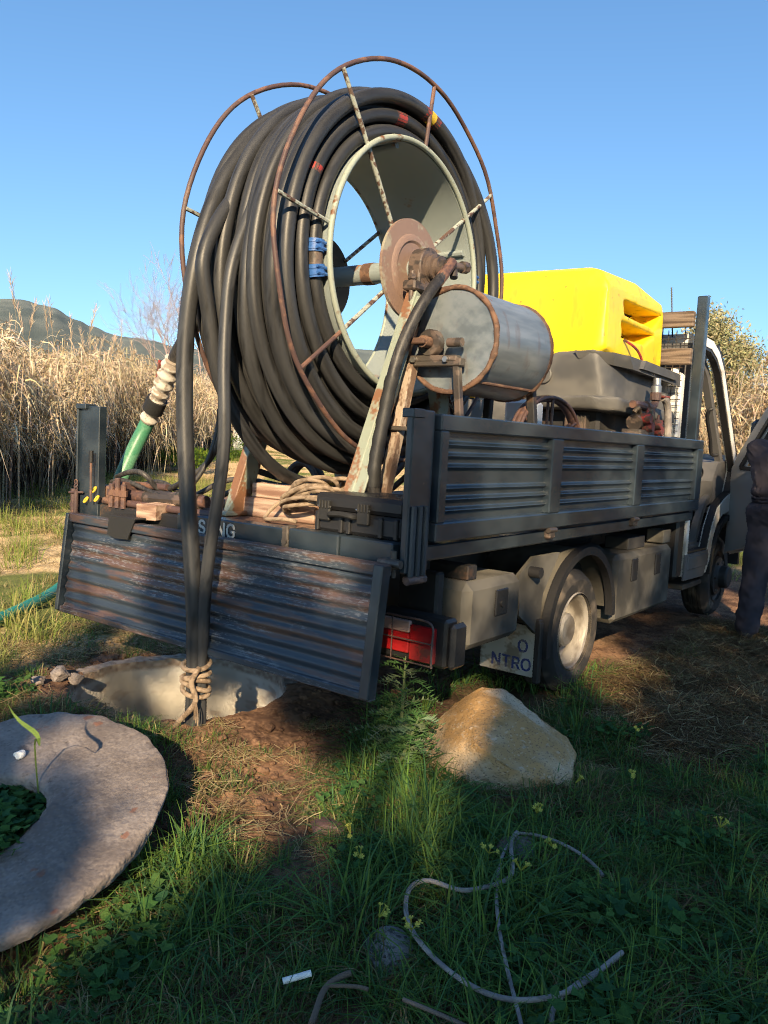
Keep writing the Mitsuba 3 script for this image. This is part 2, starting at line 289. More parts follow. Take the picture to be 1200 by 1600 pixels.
nx, ny = X.shape; I = np.arange(nx * ny).reshape(nx, ny)
q = np.stack([I[:-1, :-1], I[1:, :-1], I[1:, 1:], I[:-1, 1:]], -1).reshape(-1, 4)
V = np.stack([X, Y, Z], -1).reshape(-1, 3); rr = np.hypot(V[:, 0] - MH[0], V[:, 1] - MH[1])
nearside = (V[:, 0] - MH[0]) * 0.6 - (V[:, 1] - MH[1]) * 0.8 > -0.12
q = q[(rr[q] > np.where(nearside[q], 0.53, MHR - 0.01)).all(1)]
struct('ground', (V, q), GROUND)
def ridge(name, pts, depth, base_z, mat_, seed):
    pts = A(pts, float); n = 220; t = np.linspace(0, 1, n)
    px = np.stack([np.interp(t, np.linspace(0, 1, len(pts)), pts[:, k]) for k in range(3)], 1)
    px[:, 2] += (meshkit.fbm(np.stack([t * 30, t * 0, t * 0], -1), 4, seed) - 0.5) * 0.035 * px[:, 2].max()
    m = 40; out = px[:, :2] - C[:2]; out /= np.linalg.norm(out, axis=1, keepdims=True); rows = []
    for k in range(m):
        s = k / (m - 1); h = np.sin(np.pi * (0.5 * s / 0.6 if s < 0.6 else 0.5 + 0.5 * (s - 0.6) / 0.4))
        v = np.stack([px[:, 0] + out[:, 0] * depth * (s - 0.6), px[:, 1] + out[:, 1] * depth * (s - 0.6), base_z + (px[:, 2] - base_z) * h], 1)
        v[:, 2] += (meshkit.fbm(v * A([0.012, 0.012, 0.0]), 4, seed + 1) - 0.5) * 0.12 * px[:, 2].max() * h * (1 - abs(s - 0.6))
        rows.append(v)
    J = np.arange(m * n).reshape(m, n); qq = np.stack([J[:-1, :-1], J[:-1, 1:], J[1:, 1:], J[1:, :-1]], -1).reshape(-1, 4)
    struct(name, (np.vstack(rows), qq), mat_)
def far_at(u, v, dist):
    d = R.T @ A([(u - 600) / F, (v - 800) / F, 1.0]); return C + d * dist
ridge('hills', [far_at(u, v, 900) for u, v in ((-420, 470), (-200, 440), (-60, 470), (30, 470), (90, 487), (140, 512), (200, 530), (270, 543), (400, 552), (560, 548), (700, 562), (900, 590), (1100, 640), (1400, 690))], 500, -5, HILL, 5)

# ------------------------------------------------------------------ the flatbed truck
TK = thing('flatbed_truck', 'flatbed truck with dark blue drop side boards and white cab, carrying the hose reel', 'truck')
K = lambda s: TK + '__' + s
zg = 0.885
# hanging tailgate: a corrugated sheet in a channel frame
x0, x1, zt, zb_ = -2.075, -0.03, 0.885, 0.395
yt = lambda z: -0.085 - 0.055 * (zt - z) / (zt - zb_)
zs = np.linspace(zb_ + .012, zt - 0.040, 130); prof = 0.0055 * np.sin((zs - zb_) / (zt - zb_ - .05) * 2 * np.pi * 8.5)
xs = np.linspace(x0 + 0.03, x1 - 0.05, 40); XX, ZZ = np.meshgrid(xs, zs); YY = yt(ZZ) - prof[:, None] + 0.014 * (meshkit.fbm(np.stack([XX * 3, ZZ * 6, XX * 0], -1), 3, 4) - .5)
J = np.arange(XX.size).reshape(XX.shape); qq = np.stack([J[:-1, :-1], J[:-1, 1:], J[1:, 1:], J[1:, :-1]], -1).reshape(-1, 4)
put(K('tailgate__panel'), (np.stack([XX, YY, ZZ], -1).reshape(-1, 3), qq), TAIL, True)
put(K('tailgate__backing'), prism([(yt(zt) + .014, zt - .05), (yt(zt) + .032, zt - .05), (yt(zb_) + .032, zb_), (yt(zb_) + .014, zb_)], x1 - x0 - .08, (x0 + .03, 0, 0), (0, 1, 0), (0, 0, 1)), DARKM)
put(K('tailgate__top_rail'), bar((x0, yt(zt - .02), zt - .022), (x1, yt(zt - .02), zt - .022), 0.05, 0.045, (0, 0, 1)), TAIL, label='rusty top rail of the hanging tailgate')
put(K('tailgate__bottom_rail'), bar((x0, yt(zb_), zb_), (x1, yt(zb_), zb_), 0.04, 0.03), TAIL)
for xa in (x0 + .012, x1 - .022):
    put(K('tailgate__end_channel'), bar((xa, yt(zb_) - .008, zb_ - .008), (xa, yt(zt) - .008, zt - .003), 0.045 if xa > -1 else .026, 0.055, (0, 1, 0)), SIDE)
put(K('tailgate__hinge_bracket'), cat([box((-.09, -.06, .86), (-.03, -.01, .90)), rod((-.10, -.05, .885), (.0, -.05, .885), .016), rod((-.045, -.035, .83), (-.045, -.035, .93), .012)]), GREASE, label='rusty hinge bracket at the rear corner')
# deck, rear beam with lettering
put(K('deck'), box((-2.05, 0.06, 0.905), (-0.06, 3.52, 0.945), .003), RUST, label='rust brown steel loading floor')
put(K('rear_beam'), box((-1.32, -0.02, 0.862), (-0.62, 0.06, 0.952)), SIDE)
put(K('rear_beam'), box((-0.60, -0.024, 0.858), (-0.33, 0.06, 0.957)), SIDE)
put(K('rear_beam'), box((-0.325, -0.02, 0.86), (-0.065, 0.06, 0.955)), SIDE)
put(K('rear_beam'), box((-2.0, -0.0, 0.858), (-1.335, 0.05, 0.935)), DARKM)
put(K('latch'), cat([box((-.635, -.03, .87), (-.60, .03, .965)), rod((-.615, -.035, .90), (-.615, .0, .90), .014)]), GREASE)
lz = 0.875
pS = at(309, 832, 'y', -.021); put(K('lettering'), text('S', .062, (pS[0], -.0215, lz), (1, 0, 0), (0, 0, 1)), WINK)
pN = at(337, 837, 'y', -.021); put(K('lettering'), text('NG', .062, (pN[0], -.0215, lz), (1, 0, 0), (0, 0, 1)), WINK)
# side rail and chassis
put(K('bed_rail'), box((-.075, .10, .882), (-.006, 3.52, .943)), SIDE)
put(K('bed_rail'), box((-2.05, .10, .82), (-1.99, 3.52, .90)), SIDE)
for xa in (-.62, -1.46): put(K('chassis_beam'), box((xa - .04, -.0 + .05, .52), (xa + .04, 5.6, .76)), DARKM)
for ya in np.linspace(.2, 3.4, 8): put(K('cross_member'), box((-1.75, ya - .03, .77), (-.42, ya + .03, .9)), DARKM)
# right side board
SBT, SBB = 1.452, 0.957
def side_board():
    fr = []
    yA, yB = .14, 3.55
    fr.append(box((-.025, yA, SBT - .065), (.022, yB, SBT))); fr.append(box((-.025, yA, SBB), (.022, yB, SBB + .075)))
    put(K('side_board__frame'), cat(fr), SIDE)
    posts = [(.14, .20), (1.112, 1.235), (2.235, 2.36), (3.42, 3.55)]
    for a, b in posts: put(K('side_board__upright'), box((-.022, a + .002, SBB + .073), (.0245, b - .002, SBT - .063)), SIDE)
    for (a, b) in ((.20, 1.112), (1.235, 2.235), (2.36, 3.42)):
        zz = np.linspace(SBB + .06, SBT - .05, 120); f_ = (SBT - .05 - zz) / (SBT - SBB - .11)
        d = sum(np.exp(-((f_ - c) / .020) ** 2) for c in (.17, .285, .40, .62, .735, .85)) * .016
        yy = np.linspace(a - .01, b + .01, 14); Yg, Zg = np.meshgrid(yy, zz); Xg = -.012 + d[:, None] + 0 * Yg
        Xg = Xg + .009 * (meshkit.fbm(np.stack([Yg * 4, Zg * 5, Yg * 0], -1), 2, int(a * 10)) - .5)
        J = np.arange(Yg.size).reshape(Yg.shape); qq = np.stack([J[:-1, :-1], J[:-1, 1:], J[1:, 1:], J[1:, :-1]], -1).reshape(-1, 4)
        put(K('side_board__panel'), (np.stack([Xg, Yg, Zg], -1).reshape(-1, 3), qq), SIDE, True)
        put(K('side_board__back_sheet'), box((-.024, a - .01, SBB + .06), (-.0205, b + .01, SBT - .05), 0), SIDE)
side_board()
for ya in (1.17, 2.30): put(K('side_board__hinge'), cat([box((-.01, ya - .03, SBB - .05), (.026, ya + .03, SBB + .004)), rod((.02, ya - .04, SBB - .01), (.02, ya + .04, SBB - .01), .013)]), GREASE)
bl = at(803, 1160, 'x', .03)
# corner posts
put(K('corner_post'), cat([box((-.032, -.02, .845), (.0, .128, 1.462)), box((-.05, -.024, 1.43), (.006, .05, 1.464), .003)]), SIDE)
for k, ya in enumerate((.005, .045, .085)): put(K('corner_post__rib'), tube([(.006, ya, .835), (.006, ya, 1.10)], .013, 8), SIDE)
put(K('corner_post__clamp'), cat([box((-.03, .0, .805), (.018, .11, .832)), rod((.008, -.02, .82), (.008, .05, .82), .015)]), BROWN)
cp = K('corner_post_001')
put(cp, cat([box((-2.125, -.015, .87), (-1.955, .03, 1.435), .003), box((-2.135, -.03, .86), (-2.122, .06, 1.44), .003), box((-2.135, -.035, 1.42), (-2.05, .03, 1.446), .003)]), SIDE)
put(cp + '__bracket', cat([rod((-2.165, -.02, .87), (-2.165, -.02, 1.0), .014), rod((-2.11, -.04, .86), (-2.11, -.04, .99), .012), box((-2.19, -.03, .90), (-2.12, .02, .93)), rod((-2.18, -.035, .98), (-2.06, -.035, .99), .006)]), BROWN)
# headboard: two stakes, planks, wire mesh
for xa in (-.075, -1.97): put(K('headboard__stake'), box((xa - .035, 3.555, .88), (xa + .035, 3.625, 2.47)), SIDE)
put(K('headboard__stake'), box((-.40, 3.60, 1.4), (-.36, 3.64, 2.32)), SIDE)
put(K('headboard__plank'), box((-1.99, 3.50, 2.25), (-.11, 3.553, 2.36)), WOOD)
put(K('headboard__plank'), box((-1.99, 3.50, 1.985), (-.11, 3.553, 2.10)), WOOD)
mw = [rod((-.72 + .05 * k, 3.475, 1.40), (-.72 + .05 * k, 3.475, 1.98), .003, 5) for k in range(12)] + [rod((-.74, 3.48, 1.42 + .045 * k), (-.15, 3.48, 1.42 + .045 * k), .003, 5) for k in range(13)] + [rod((-.85 + .06 * k, 3.60, 2.0), (-.85 + .06 * k, 3.60, 2.24), .0035, 5) for k in range(12)] + [rod((-.9, 3.605, 2.13 + .05 * k), (-.15, 3.605, 2.13 + .05 * k), .0035, 5) for k in range(2)]
put(K('headboard__wire_mesh'), cat(mw), DARKM)
# wheels
def wheel(key, o, dual=False, front=False):
    o = A(o, float); w = .195
    def tyre(off):
        r0 = .345; pr = [(.212, 0), (.235, -.012), (.29, -.014), (.322, .004), (.341, .030)]
        for k in range(4):
            a = .030 + k * .037; pr += [(r0, a + .004), (r0, a + .028), (r0 - .012, a + .030), (r0 - .012, a + .036)]
        pr += [(.341, w - .02), (.322, w - .002), (.29, w + .012), (.235, w + .01), (.212, w), (.20, w / 2), (.212, 0)]
        return lathe(pr, o + A([-off, 0, 0]), (-1, 0, 0), 64)
    put(key + '__tyre', tyre(0), TYRE, 30)
    if dual: put(key + '__tyre', tyre(.225), TYRE, 30)
    d = -.02 if front else .115
    rp = [(.2145, -.012), (.222, -.004), (.2145, .004), (.205, .012), (.196, .02), (.19, .05), (.183, .10), (.16, d + .004), (.13, d), (.105, d - .012), (.095, d - .02), (.094, d - .07), (.08, d - .085), (.0, d - .09)]
    put(key + '__rim', lathe(rp, o, (-1, 0, 0), 64), DARKM if front else RIM, 40)
    nuts = [lathe([(0, -.016), (.011, -.016), (.013, 0), (.013, .012)], o + A([-d, .13 * math.cos(t), .13 * math.sin(t)]), (-1, 0, 0), 6) for t in np.arange(6) * math.pi / 3]
    put(key + '__wheel_nut', cat(nuts), GREASE)
wheel(K('wheel'), (-.085, 1.764, .335), True)
wheel(K('wheel_001'), (-1.58, 1.764, .335), True)
wheel(K('wheel_002'), (-.13, 4.76, .335), False, True)
wheel(K('wheel_003'), (-1.75, 4.76, .335), False, True)
put(K('axle'), cat([rod((-1.7, 1.764, .335), (-.2, 1.764, .335), .07), lathe([(0, -.16), (.1, -.15), (.17, -.05), (.17, .05), (.1, .15), (0, .16)], (-1.0, 1.764, .34), (0, 1, 0), 24)]), DARKM)
put(K('axle'), rod((-1.8, 4.76, .335), (-.3, 4.76, .335), .05), DARKM)
# rear mudguard: arch band, black edge, flat apron behind
def arch(y, z, r, a0, a1, xa, xb, th, n=26):
    t = np.radians(np.linspace(a0, a1, n)); o = np.stack([y + r * np.cos(t), z + r * np.sin(t)], 1); i_ = np.stack([y + (r - th) * np.cos(t), z + (r - th) * np.sin(t)], 1)[::-1]
    return prism(np.vstack([o, i_]), xb - xa, (xa, 0, 0), (0, 1, 0), (0, 0, 1))
put(K('mudguard'), arch(1.764, .36, .44, 8, 188, -.52, -.06, .012), BOXM)
put(K('mudguard__edge'), arch(1.764, .36, .455, 2, 192, -.075, -.03, .045), BLACK)
put(K('mudguard__apron'), prism([(1.08, .52), (1.31, .38), (1.33, .60), (1.50, .80), (1.20, .80), (1.05, .72)], .02, (-.10, 0, 0), (0, 1, 0), (0, 0, 1)), BOXM)
put(K('mudguard__lamp'), rod((-.10, 1.17, .73), (-.02, 1.17, .73), .028), BLACK)
# mud flap
put(K('mud_flap'), box((-.40, 1.285, .165), (-.085, 1.297, .43), .004), FLAP, label='white mud flap with blue letters')
put(K('mud_flap__bracket'), cat([box((-.55, 1.27, .44), (-.055, 1.31, .475)), box((-.083, 1.27, .14), (-.05, 1.31, .46))]), BLACK)
m_ = at(772, 1042, 'y', 1.282); m2 = at(829, 1036, 'y', 1.282)
put(K('mud_flap__lettering'), text('NTRO', .062, (-.335, 1.2845, .195), (1, 0, 0), (0, 0, 1)), BLUEINK)
put(K('mud_flap__lettering'), text('O', .062, (-.185, 1.2845, .29), (1, 0, 0), (0, 0, 1)), BLUEINK)
# tool boxes
b1 = trimesh.creation.box((.40, .50, .33)); b1 = box((-.26, .46, .455), (-.005, .95, .755), .035)
put(K('tool_box'), b1, BOXM, label='dusty grey box under the bed, behind the rear wheel'); put(K('tool_box__latch'), cat([box((-.006, .69, .585), (.004, .80, .705)), rod((.002, .745, .64), (.012, .745, .64), .018)]), BLACK)
put(K('tool_box__bracket'), box((-.25, .52, .755), (-.05, .60, .82)), DARKM)
b2 = box((-.40, 2.26, .30), (-.055, 3.28, .72), .03)
put(K('tool_box_001'), b2, BOXM, label='long dusty grey box under the bed between the wheels')
for ya in (2.55, 2.98): put(K('tool_box_001__latch'), box((-.056, ya - .05, .54), (-.045, ya + .05, .68)), BLACK)
put(K('air_tank'), cat([lathe([(0, -.30), (.08, -.29), (.1, -.25), (.1, .25), (.08, .29), (0, .30)], (-.30, 2.2, .66), (0, 1, 0), 24)]), DARKM)
put(K('bracket'), box((-.2, 3.15, .73), (-.08, 3.30, .82)), BOXM); put(K('bracket'), box((-.28, 2.6, .72), (-.12, 2.9, .80)), DARKM)
# rear lamps and bumper
def lamp(key, sx):
    y = .2; ctr = -.13 if sx > 0 else -1.9
    put(key + '__housing', box((ctr - .17, y + .03, .44), (ctr + .17, y + .12, .64), .012), BLACK)
    put(key + '__lens', box((ctr - .16, y + .012, .478), (ctr + .0, y + .034, .56), .004), RED); put(key + '__lens', box((ctr + .005, y + .012, .455), (ctr + .125, y + .034, .60), .004), RED)
    put(key + '__reflector', box((ctr - .16, y + .012, .563), (ctr + .003, y + .034, .612), .004), PINKL)
    g = [tube(spl([(ctr + s * .14, y - .02, .45), (ctr + s * .14, y - .02, .60), (ctr + s * .13, y - .02, .625), (ctr, y - .02, .635)], 14), .0045, 6) for s in (-1, 1)]
    g += [rod((ctr - .13, y - .02, z), (ctr + .145, y - .02, z), .003, 6) for z in (.455, .545)] + [rod((ctr - .06, y - .02, .45), (ctr - .06, y - .02, .63), .003, 6)]
    put(key + '__guard', cat(g), BROWN)
lamp(K('tail_lamp'), 1); lamp(K('tail_lamp_001'), -1)
put(K('bumper'), box((-1.95, .30, .44), (-.28, .38, .56), .01), DARKM)
put(K('tail_lamp__side_cover'), box((.04, .235, .44), (.075, .34, .625), .015), BLACK)
put(K('bumper__bracket'), box((-.30, .36, .52), (-.10, .42, .80), .01), DARKM)
# the cab, right-hand door open
def yz(p): return [(a, b) for a, b in p]
shell = Polygon([(3.68, .44), (4.26, .42), (4.34, .52), (4.38, .68), (4.47, .80), (4.62, .87), (4.80, .89), (5.0, .84), (5.14, .70), (5.19, .50), (5.42, .50), (5.50, .85), (5.42, 1.12), (5.10, 1.22), (4.93, 1.30), (4.30, 2.02), (4.13, 2.14), (3.95, 2.20), (3.68, 2.21)])
opening = Polygon([(3.74, .60), (4.25, .60), (4.33, .78), (4.45, .93), (4.64, 1.0), (4.80, 1.04), (4.88, 1.22), (4.84, 1.30), (4.23, 2.00), (4.08, 2.09), (3.92, 2.14), (3.74, 2.145)])
pillar = [(4.97, 1.30), (5.03, 1.32), (4.36, 2.08), (4.17, 2.20), (4.14, 2.15), (4.31, 2.03)]
put(K('cab__side_panel'), prism(shell.difference(opening), .07, (-.155, 0, 0), (0, 1, 0), (0, 0, 1)), WHITE)
window = Polygon([(3.80, 1.30), (4.80, 1.30), (4.76, 1.40), (4.22, 1.99), (4.06, 2.07), (3.80, 2.08)])
put(K('cab__side_panel'), prism(shell.difference(window), .07, (-1.95, 0, 0), (0, 1, 0), (0, 0, 1)), WHITE)
put(K('cab__window'), prism(window, .004, (-1.915, 0, 0), (0, 1, 0), (0, 0, 1)), GLASS)
put(K('cab__door_seal'), prism(opening.difference(opening.buffer(-.022)), .05, (-.140, 0, 0), (0, 1, 0), (0, 0, 1)), BLACK)
put(K('cab__pillar_trim'), prism(opening.buffer(-.0).difference(opening.buffer(-.065)), .05, (-.225, 0, 0), (0, 1, 0), (0, 0, 1)), TRIM)
put(K('cab__windscreen_seal'), prism(pillar, .04, (-.145, 0, 0), (0, 1, 0), (0, 0, 1)), BLACK)
put(K('cab__roof'), prism([(3.68, 2.16), (3.95, 2.15), (4.12, 2.09), (4.15, 2.155), (3.95, 2.215), (3.68, 2.225)], 1.725, (-1.88, 0, 0), (0, 1, 0), (0, 0, 1)), WHITE)
put(K('cab__rear_wall'), cutout(box((-1.88, 3.68, .55), (-.155, 3.73, 2.16), 0), box((-1.5, 3.6, 1.5), (-.5, 3.8, 2.0), 0)), TRIM)
put(K('cab__rear_window'), box((-1.5, 3.70, 1.5), (-.5, 3.705, 2.0), 0), GLASS)
ws = [(-1.86, 4.95, 1.36), (-.17, 4.95, 1.36), (-.17, 4.2, 2.11), (-1.86, 4.2, 2.11)]
put(K('cab__windscreen'), (A(ws), A([[0, 1, 2, 3]])), GLASS, False)
put(K('cab__floor'), box((-1.88, 3.73, .56), (-.155, 4.9, .64), 0), TRIM)
put(K('cab__front_panel'), prism([(5.40, .50), (5.50, .85), (5.42, 1.12), (5.10, 1.27), (4.95, 1.36), (4.95, 1.30), (5.07, 1.22), (5.37, 1.08), (5.44, .85), (5.35, .50)], 1.725, (-1.88, 0, 0), (0, 1, 0), (0, 0, 1)), WHITE)
put(K('cab__dashboard'), hull([(x, y, z) for x in (-1.87, -.16) for y, z in ((4.55, .95), (4.50, 1.14), (4.62, 1.29), (4.9, 1.32), (5.0, 1.2), (4.95, .9))]), TRIM)
va = at(915, 820, 'x', -.2)
vent = lathe([(0, 0), (.05, .0), (.062, -.008), (.068, 0), (.066, .02)], (-.30, 4.50, 1.20), (0, -1, .3), 24)
put(K('cab__air_vent'), cat([vent] + [box((-.35, 4.485, 1.165 + .016 * k), (-.25, 4.497, 1.171 + .016 * k), 0) for k in range(5)]), BLACK)
put(K('cab__seat'), cat([box((-.95, 3.8, .78), (-.40, 4.3, .95), .05), rot(box((-.93, 3.76, .93), (-.42, 3.88, 1.60), .05), 8, (1, 0, 0), (0, 3.8, .9))]), TRIM)
put(K('cab__steering_wheel'), cat([rot(tube([(-1.4 + .2 * math.cos(t), 4.38, 1.25 + .2 * math.sin(t)) for t in np.linspace(0, 6.283, 32)[:-1]], .014, 8, True), 50, (1, 0, 0), (0, 4.38, 1.25))]), BLACK)
put(K('cab__grab_handle'), tube(spl([(-.165, 4.36, 1.72), (-.20, 4.35, 1.69), (-.205, 4.52, 1.46), (-.205, 4.58, 1.36), (-.165, 4.62, 1.36)], 18), .014, 8), BLACK)
put(K('cab__sill'), box((-.17, 3.72, .47), (-.07, 4.26, .60), .02), TRIM)
put(K('cab__lower_trim'), prism([(3.665, .415), (4.17, .405), (4.235, .50), (4.25, .605), (3.665, .605)], .012, (-.088, 0, 0), (0, 1, 0), (0, 0, 1)), TRIM)
put(K('cab__rear_mudguard'), box((-.5, 3.50, .44), (-.09, 3.655, .95), .02), BLACK)
put(K('cab__step'), box((-.45, 3.75, .33), (-.10, 4.22, .37)), DARKM)
put(K('cab__wheel_arch'), arch(4.78, .40, .46, 0, 180, -.40, -.07, .05), BLACK)
put(K('cab__beacon'), lathe([(0, 0), (.16, 0), (.17, .03), (.15, .10), (.09, .15), (0, .165)], (-.62, 3.78, 2.23), (0, 0, 1), 24), BLACK)
put(K('cab__antenna'), rod((-.30, 3.66, 2.2), (-.33, 3.64, 2.56), .005, 6), BLACK)
put(K('cab__headlamp'), box((-.42, 5.40, .80), (-.17, 5.49, 1.0), .03), CLEANW)
# open door: hinged at the windscreen pillar, swung out
H0 = A([-.085, 4.88, 0.0]); da = math.radians(-43); ex = A([math.cos(da), math.sin(da), 0]); ez = A([0, 0, 1.0])
dpoly = Polygon([(.03, .52), (.03, 1.25), (.10, 1.37), (.66, 2.02), (.82, 2.11), (1.0, 2.14), (1.10, 2.10), (1.12, .62), (.64, .60), (.52, .80), (.30, .60)])
dwin = Polygon([(.14, 1.27), (.70, 1.95), (.84, 2.03), (1.02, 2.05), (1.03, 1.27)])
put(K('door'), prism(dpoly.buffer(-.012).difference(dwin), .06, H0 + A([0, .0, 0]), ex, ez), DOORT, label='open white cab door swung out, seen from its grey inner side')
put(K('door__outer_skin'), prism(dpoly.difference(dwin.buffer(-.01)), .012, H0 + A([0, .014, 0]), ex, ez), WHITE)
put(K('door__edge_trim'), prism(dwin.buffer(.028).difference(dwin.buffer(-.004)), .02, H0 - .062 * A([0, 1, 0]) , ex, ez), BLACK)
put(K('door__pane'), prism(dwin, .004, H0 - .03 * A([0, 1, 0]), ex, ez), GLASS)
mm = box((-.10, -.05, -.17), (.10, .05, .17), .035); mm.apply_translation(H0 + ex * .27 + A([0, .20, 1.50])); put(K('door__mirror'), mm, BLACK)
put(K('door__mirror_arm'), rod(H0 + ex * .15 + A([0, .01, 1.33]), H0 + ex * .25 + A([0, .2, 1.42]), .014, 8), BLACK)
for z in (.75, 1.15): put(K('door__hinge'), box(H0 + A([-.05, -.04, z - .04]), H0 + A([.05, .03, z + .04])), GREASE)

# ------------------------------------------------------------------ the hose reel
RC = A([.655, 2.13]); XN, XF = -.55, -1.08
HR = thing('hose_reel', 'large open hose reel with rusty guard rings on the rear of the flatbed', 'hose reel')
RK = lambda s: HR + '__' + s
def ring(x, r, n=96, c=RC): t = np.arange(n) * 2 * np.pi / n; return np.stack([t * 0 + x, c[0] + r * np.cos(t), c[1] + r * np.sin(t)], 1)
def pol(x, r, deg, c=RC): a = math.radians(deg); return A([x, c[0] + r * math.cos(a), c[1] + r * math.sin(a)])
gr_ = lambda x, s: tube(ring(x, .882) + A([0, 0, 0]) + (meshkit.noise(ring(0, 3) * .8, s)[:, None] - .5) * A([[.03, .012, .012]]), .0105, 10, True)
put(RK('guard_ring'), gr_(XN, 1), BROWN, True, label='near rusty guard ring'); put(RK('guard_ring'), gr_(XF, 2), BROWN, True, label='far rusty guard ring')
for x, s in ((XN, 1), (XF, -1)):
    t = np.arange(80) * 2 * np.pi / 80
    put(RK('drum_rim'), tube(ring(x + .012 * s, .570, 80), .013, 8, True), GREENP, True)
    for k in range(8):
        d = 36.5 + 45 * k
        put(RK('strut'), rod(pol(x, .575, d), pol(x, .88, d), .0095, 8), BROWN if k % 3 == 1 else CHIP)
        if k % 2 == 0: put(RK('spoke'), rod(pol(x - .01 * s, .20, d), pol(x, .575, d), .0105, 8), CHIP)
sh = lathe([(.565, 0), (.565, XN - XF), (.557, XN - XF), (.557, 0), (.565, 0)], (XF, *RC), (1, 0, 0), 96); put(RK('drum_shell'), sh, DRUM, 40, label='grey painted drum shell, dark inside')
for d in (20, 100, 190, 280): put(RK('drum_brace'), rod(pol(XF + .03, .548, d), pol(XN - .03, .548, d), .016, 8), DRUM)
HUB = A([-.535, .60, 2.145])
put(RK('hub_disc'), lathe([(.0, -.02), (.222, -.02), (.228, -.014), (.228, .0), (.16, .002), (.15, .01), (.13, .012), (.12, .004), (.0, .004)], (-.53, *RC), (1, 0, 0), 56), HUBP, label='brown near hub disc')
put(RK('hub_disc'), lathe([(.0, -.012), (.215, -.012), (.22, 0), (.215, .012), (0, .012)], (-1.09, *RC), (1, 0, 0), 48), DARKM, label='dark far hub disc')
put(RK('axle'), rod((-1.2, *RC), (-.42, *RC), .048, 20), DRUM); put(RK('axle__collar'), rod((-.80, *RC), (-.745, *RC), .0515, 20), RUST)
bb = cat([box((-.49, RC[0] - .125, RC[1] - .115), (-.42, RC[0] + .125, RC[1] - .07), .008), unman(man(lathe([(0, -.035), (.085, -.035), (.09, -.03), (.09, .03), (.085, .035), (0, .035)], (-.455, *RC), (1, 0, 0), 32)) + man(box((-.488, RC[0] - .088, RC[1] - .10), (-.424, RC[0] + .088, RC[1]), .008)))])
put(RK('bearing_block'), bb, GREASE)
for s in (-1, 1): put(RK('bearing_block__bolt'), cat([rod((-.45, RC[0] + s * .105, RC[1] - .19), (-.45, RC[0] + s * .105, RC[1] - .03), .012), lathe([(0, 0), (.021, 0), (.021, .022), (0, .022)], (-.45, RC[0] + s * .105, RC[1] - .066), (0, 0, 1), 6)]), GREASE)
put(RK('rotary_joint'), lathe([(0, 0), (.066, 0), (.066, .008), (.055, .010), (.055, .026), (.06, .028), (.06, .036), (.042, .038), (.042, .055), (.048, .057), (.048, .066), (.03, .068), (.03, .085), (0, .085)], (-.425, *RC), (1, 0, 0), 28), GREASE)
put(RK('rotary_joint__elbow'), cat([rod((-.345, RC[0] - .01, RC[1]), (-.335, RC[0] + .12, RC[1] + .02), .020), rod((-.335, RC[0] + .12, RC[1] + .02), (-.334, RC[0] + .16, RC[1] + .025), .028, 8), rod((-.345, RC[0] + .07, RC[1] + .012), (-.332, RC[0] + .055, RC[1] - .04), .018)]), GREASE)
def leg(p, q, key, m_, w=.10, h=.055):
    put(key, bar(p, q, w, h, (1, 0, 0)), m_)
zb0 = .948
leg((-.455, RC[0] - .05, RC[1] - .13), (-.50, .21, zb0), RK('stand_leg'), LEGP); leg((-.455, RC[0] + .04, RC[1] - .13), (-.50, 1.08, zb0), RK('stand_leg'), LEGP)
put(RK('stand_leg__flange'), bar((-.425, RC[0] - .085, RC[1] - .14), (-.46, .165, zb0), .012, .09, (1, 0, 0)), LEGP); 
leg((-1.17, RC[0] - .05, RC[1] - .08), (-1.18, .21, zb0), RK('stand_leg'), LEGP); leg((-1.17, RC[0] + .04, RC[1] - .08), (-1.18, 1.08, zb0), RK('stand_leg'), LEGP)
put(RK('stand_gusset'), prism([(.12, zb0), (.30, zb0), (.27, 1.14)], .012, (-1.16, 0, 0), (0, 1, 0), (0, 0, 1)), LEGP)
put(RK('stand_brace'), cat([bar((-1.18, .30, 1.17), (-.9, 1.0, .96), .03, .03), bar((-1.16, .95, 1.25), (-.75, .95, .96), .03, .03), bar((-1.18, .33, 1.3), (-1.18, .95, 1.3), .03, .03), bar((-.6, .95, 1.25), (-.95, .95, .96), .025, .025)]), DARKM)
put(RK('stand_base'), box((-1.22, .10, zb0 - .0), (-1.12, 1.2, zb0 + .02)), LEGP); put(RK('stand_base'), box((-.55, .12, zb0), (-.44, 1.2, zb0 + .02)), LEGP)

# the hose wound on it: every turn a piece
CH = thing('coiled_hose', 'thick black rubber hose wound in many turns round the big reel', 'hose')
hr = .0305; nt = 100; nt = 120; th = np.linspace(0, 2 * np.pi, nt, endpoint=False)
def turn(x, r, seed, sag=0.0, xw=.012, lean=0.0, rw=.008):
    s = rng.integers(1000); ph = rng.uniform(0, 6.28); ph2 = rng.uniform(0, 6.28)
    bottom = np.clip(np.cos(th - math.radians(252)), 0, 1) ** 2
    rr = r + rw * np.sin(th + ph) + rw * .6 * np.sin(2 * th + ph2) + sag * bottom
    xx = x + xw * np.sin(th + ph2) + xw * .7 * np.sin(2 * th + ph) + lean * np.cos(th)
    return np.stack([xx, RC[0] + rr * np.cos(th), RC[1] + rr * np.sin(th)], 1)
lay = []
for k in range(8): lay.append((XN - .045 - .0655 * k, .604, 0, .004, 0, .002))
for k in range(8): lay.append((XN - .05 - .0655 * k, .668, .04 + .012 * k, .008, .004, .003))
for k in range(10): lay.append((XN - .048 - .0495 * k, .712 + (.028, .0, .036, .012)[k % 4], .06 + .010 * ((k * 7) % 9), .016, rng.uniform(-.022, .022), .008))
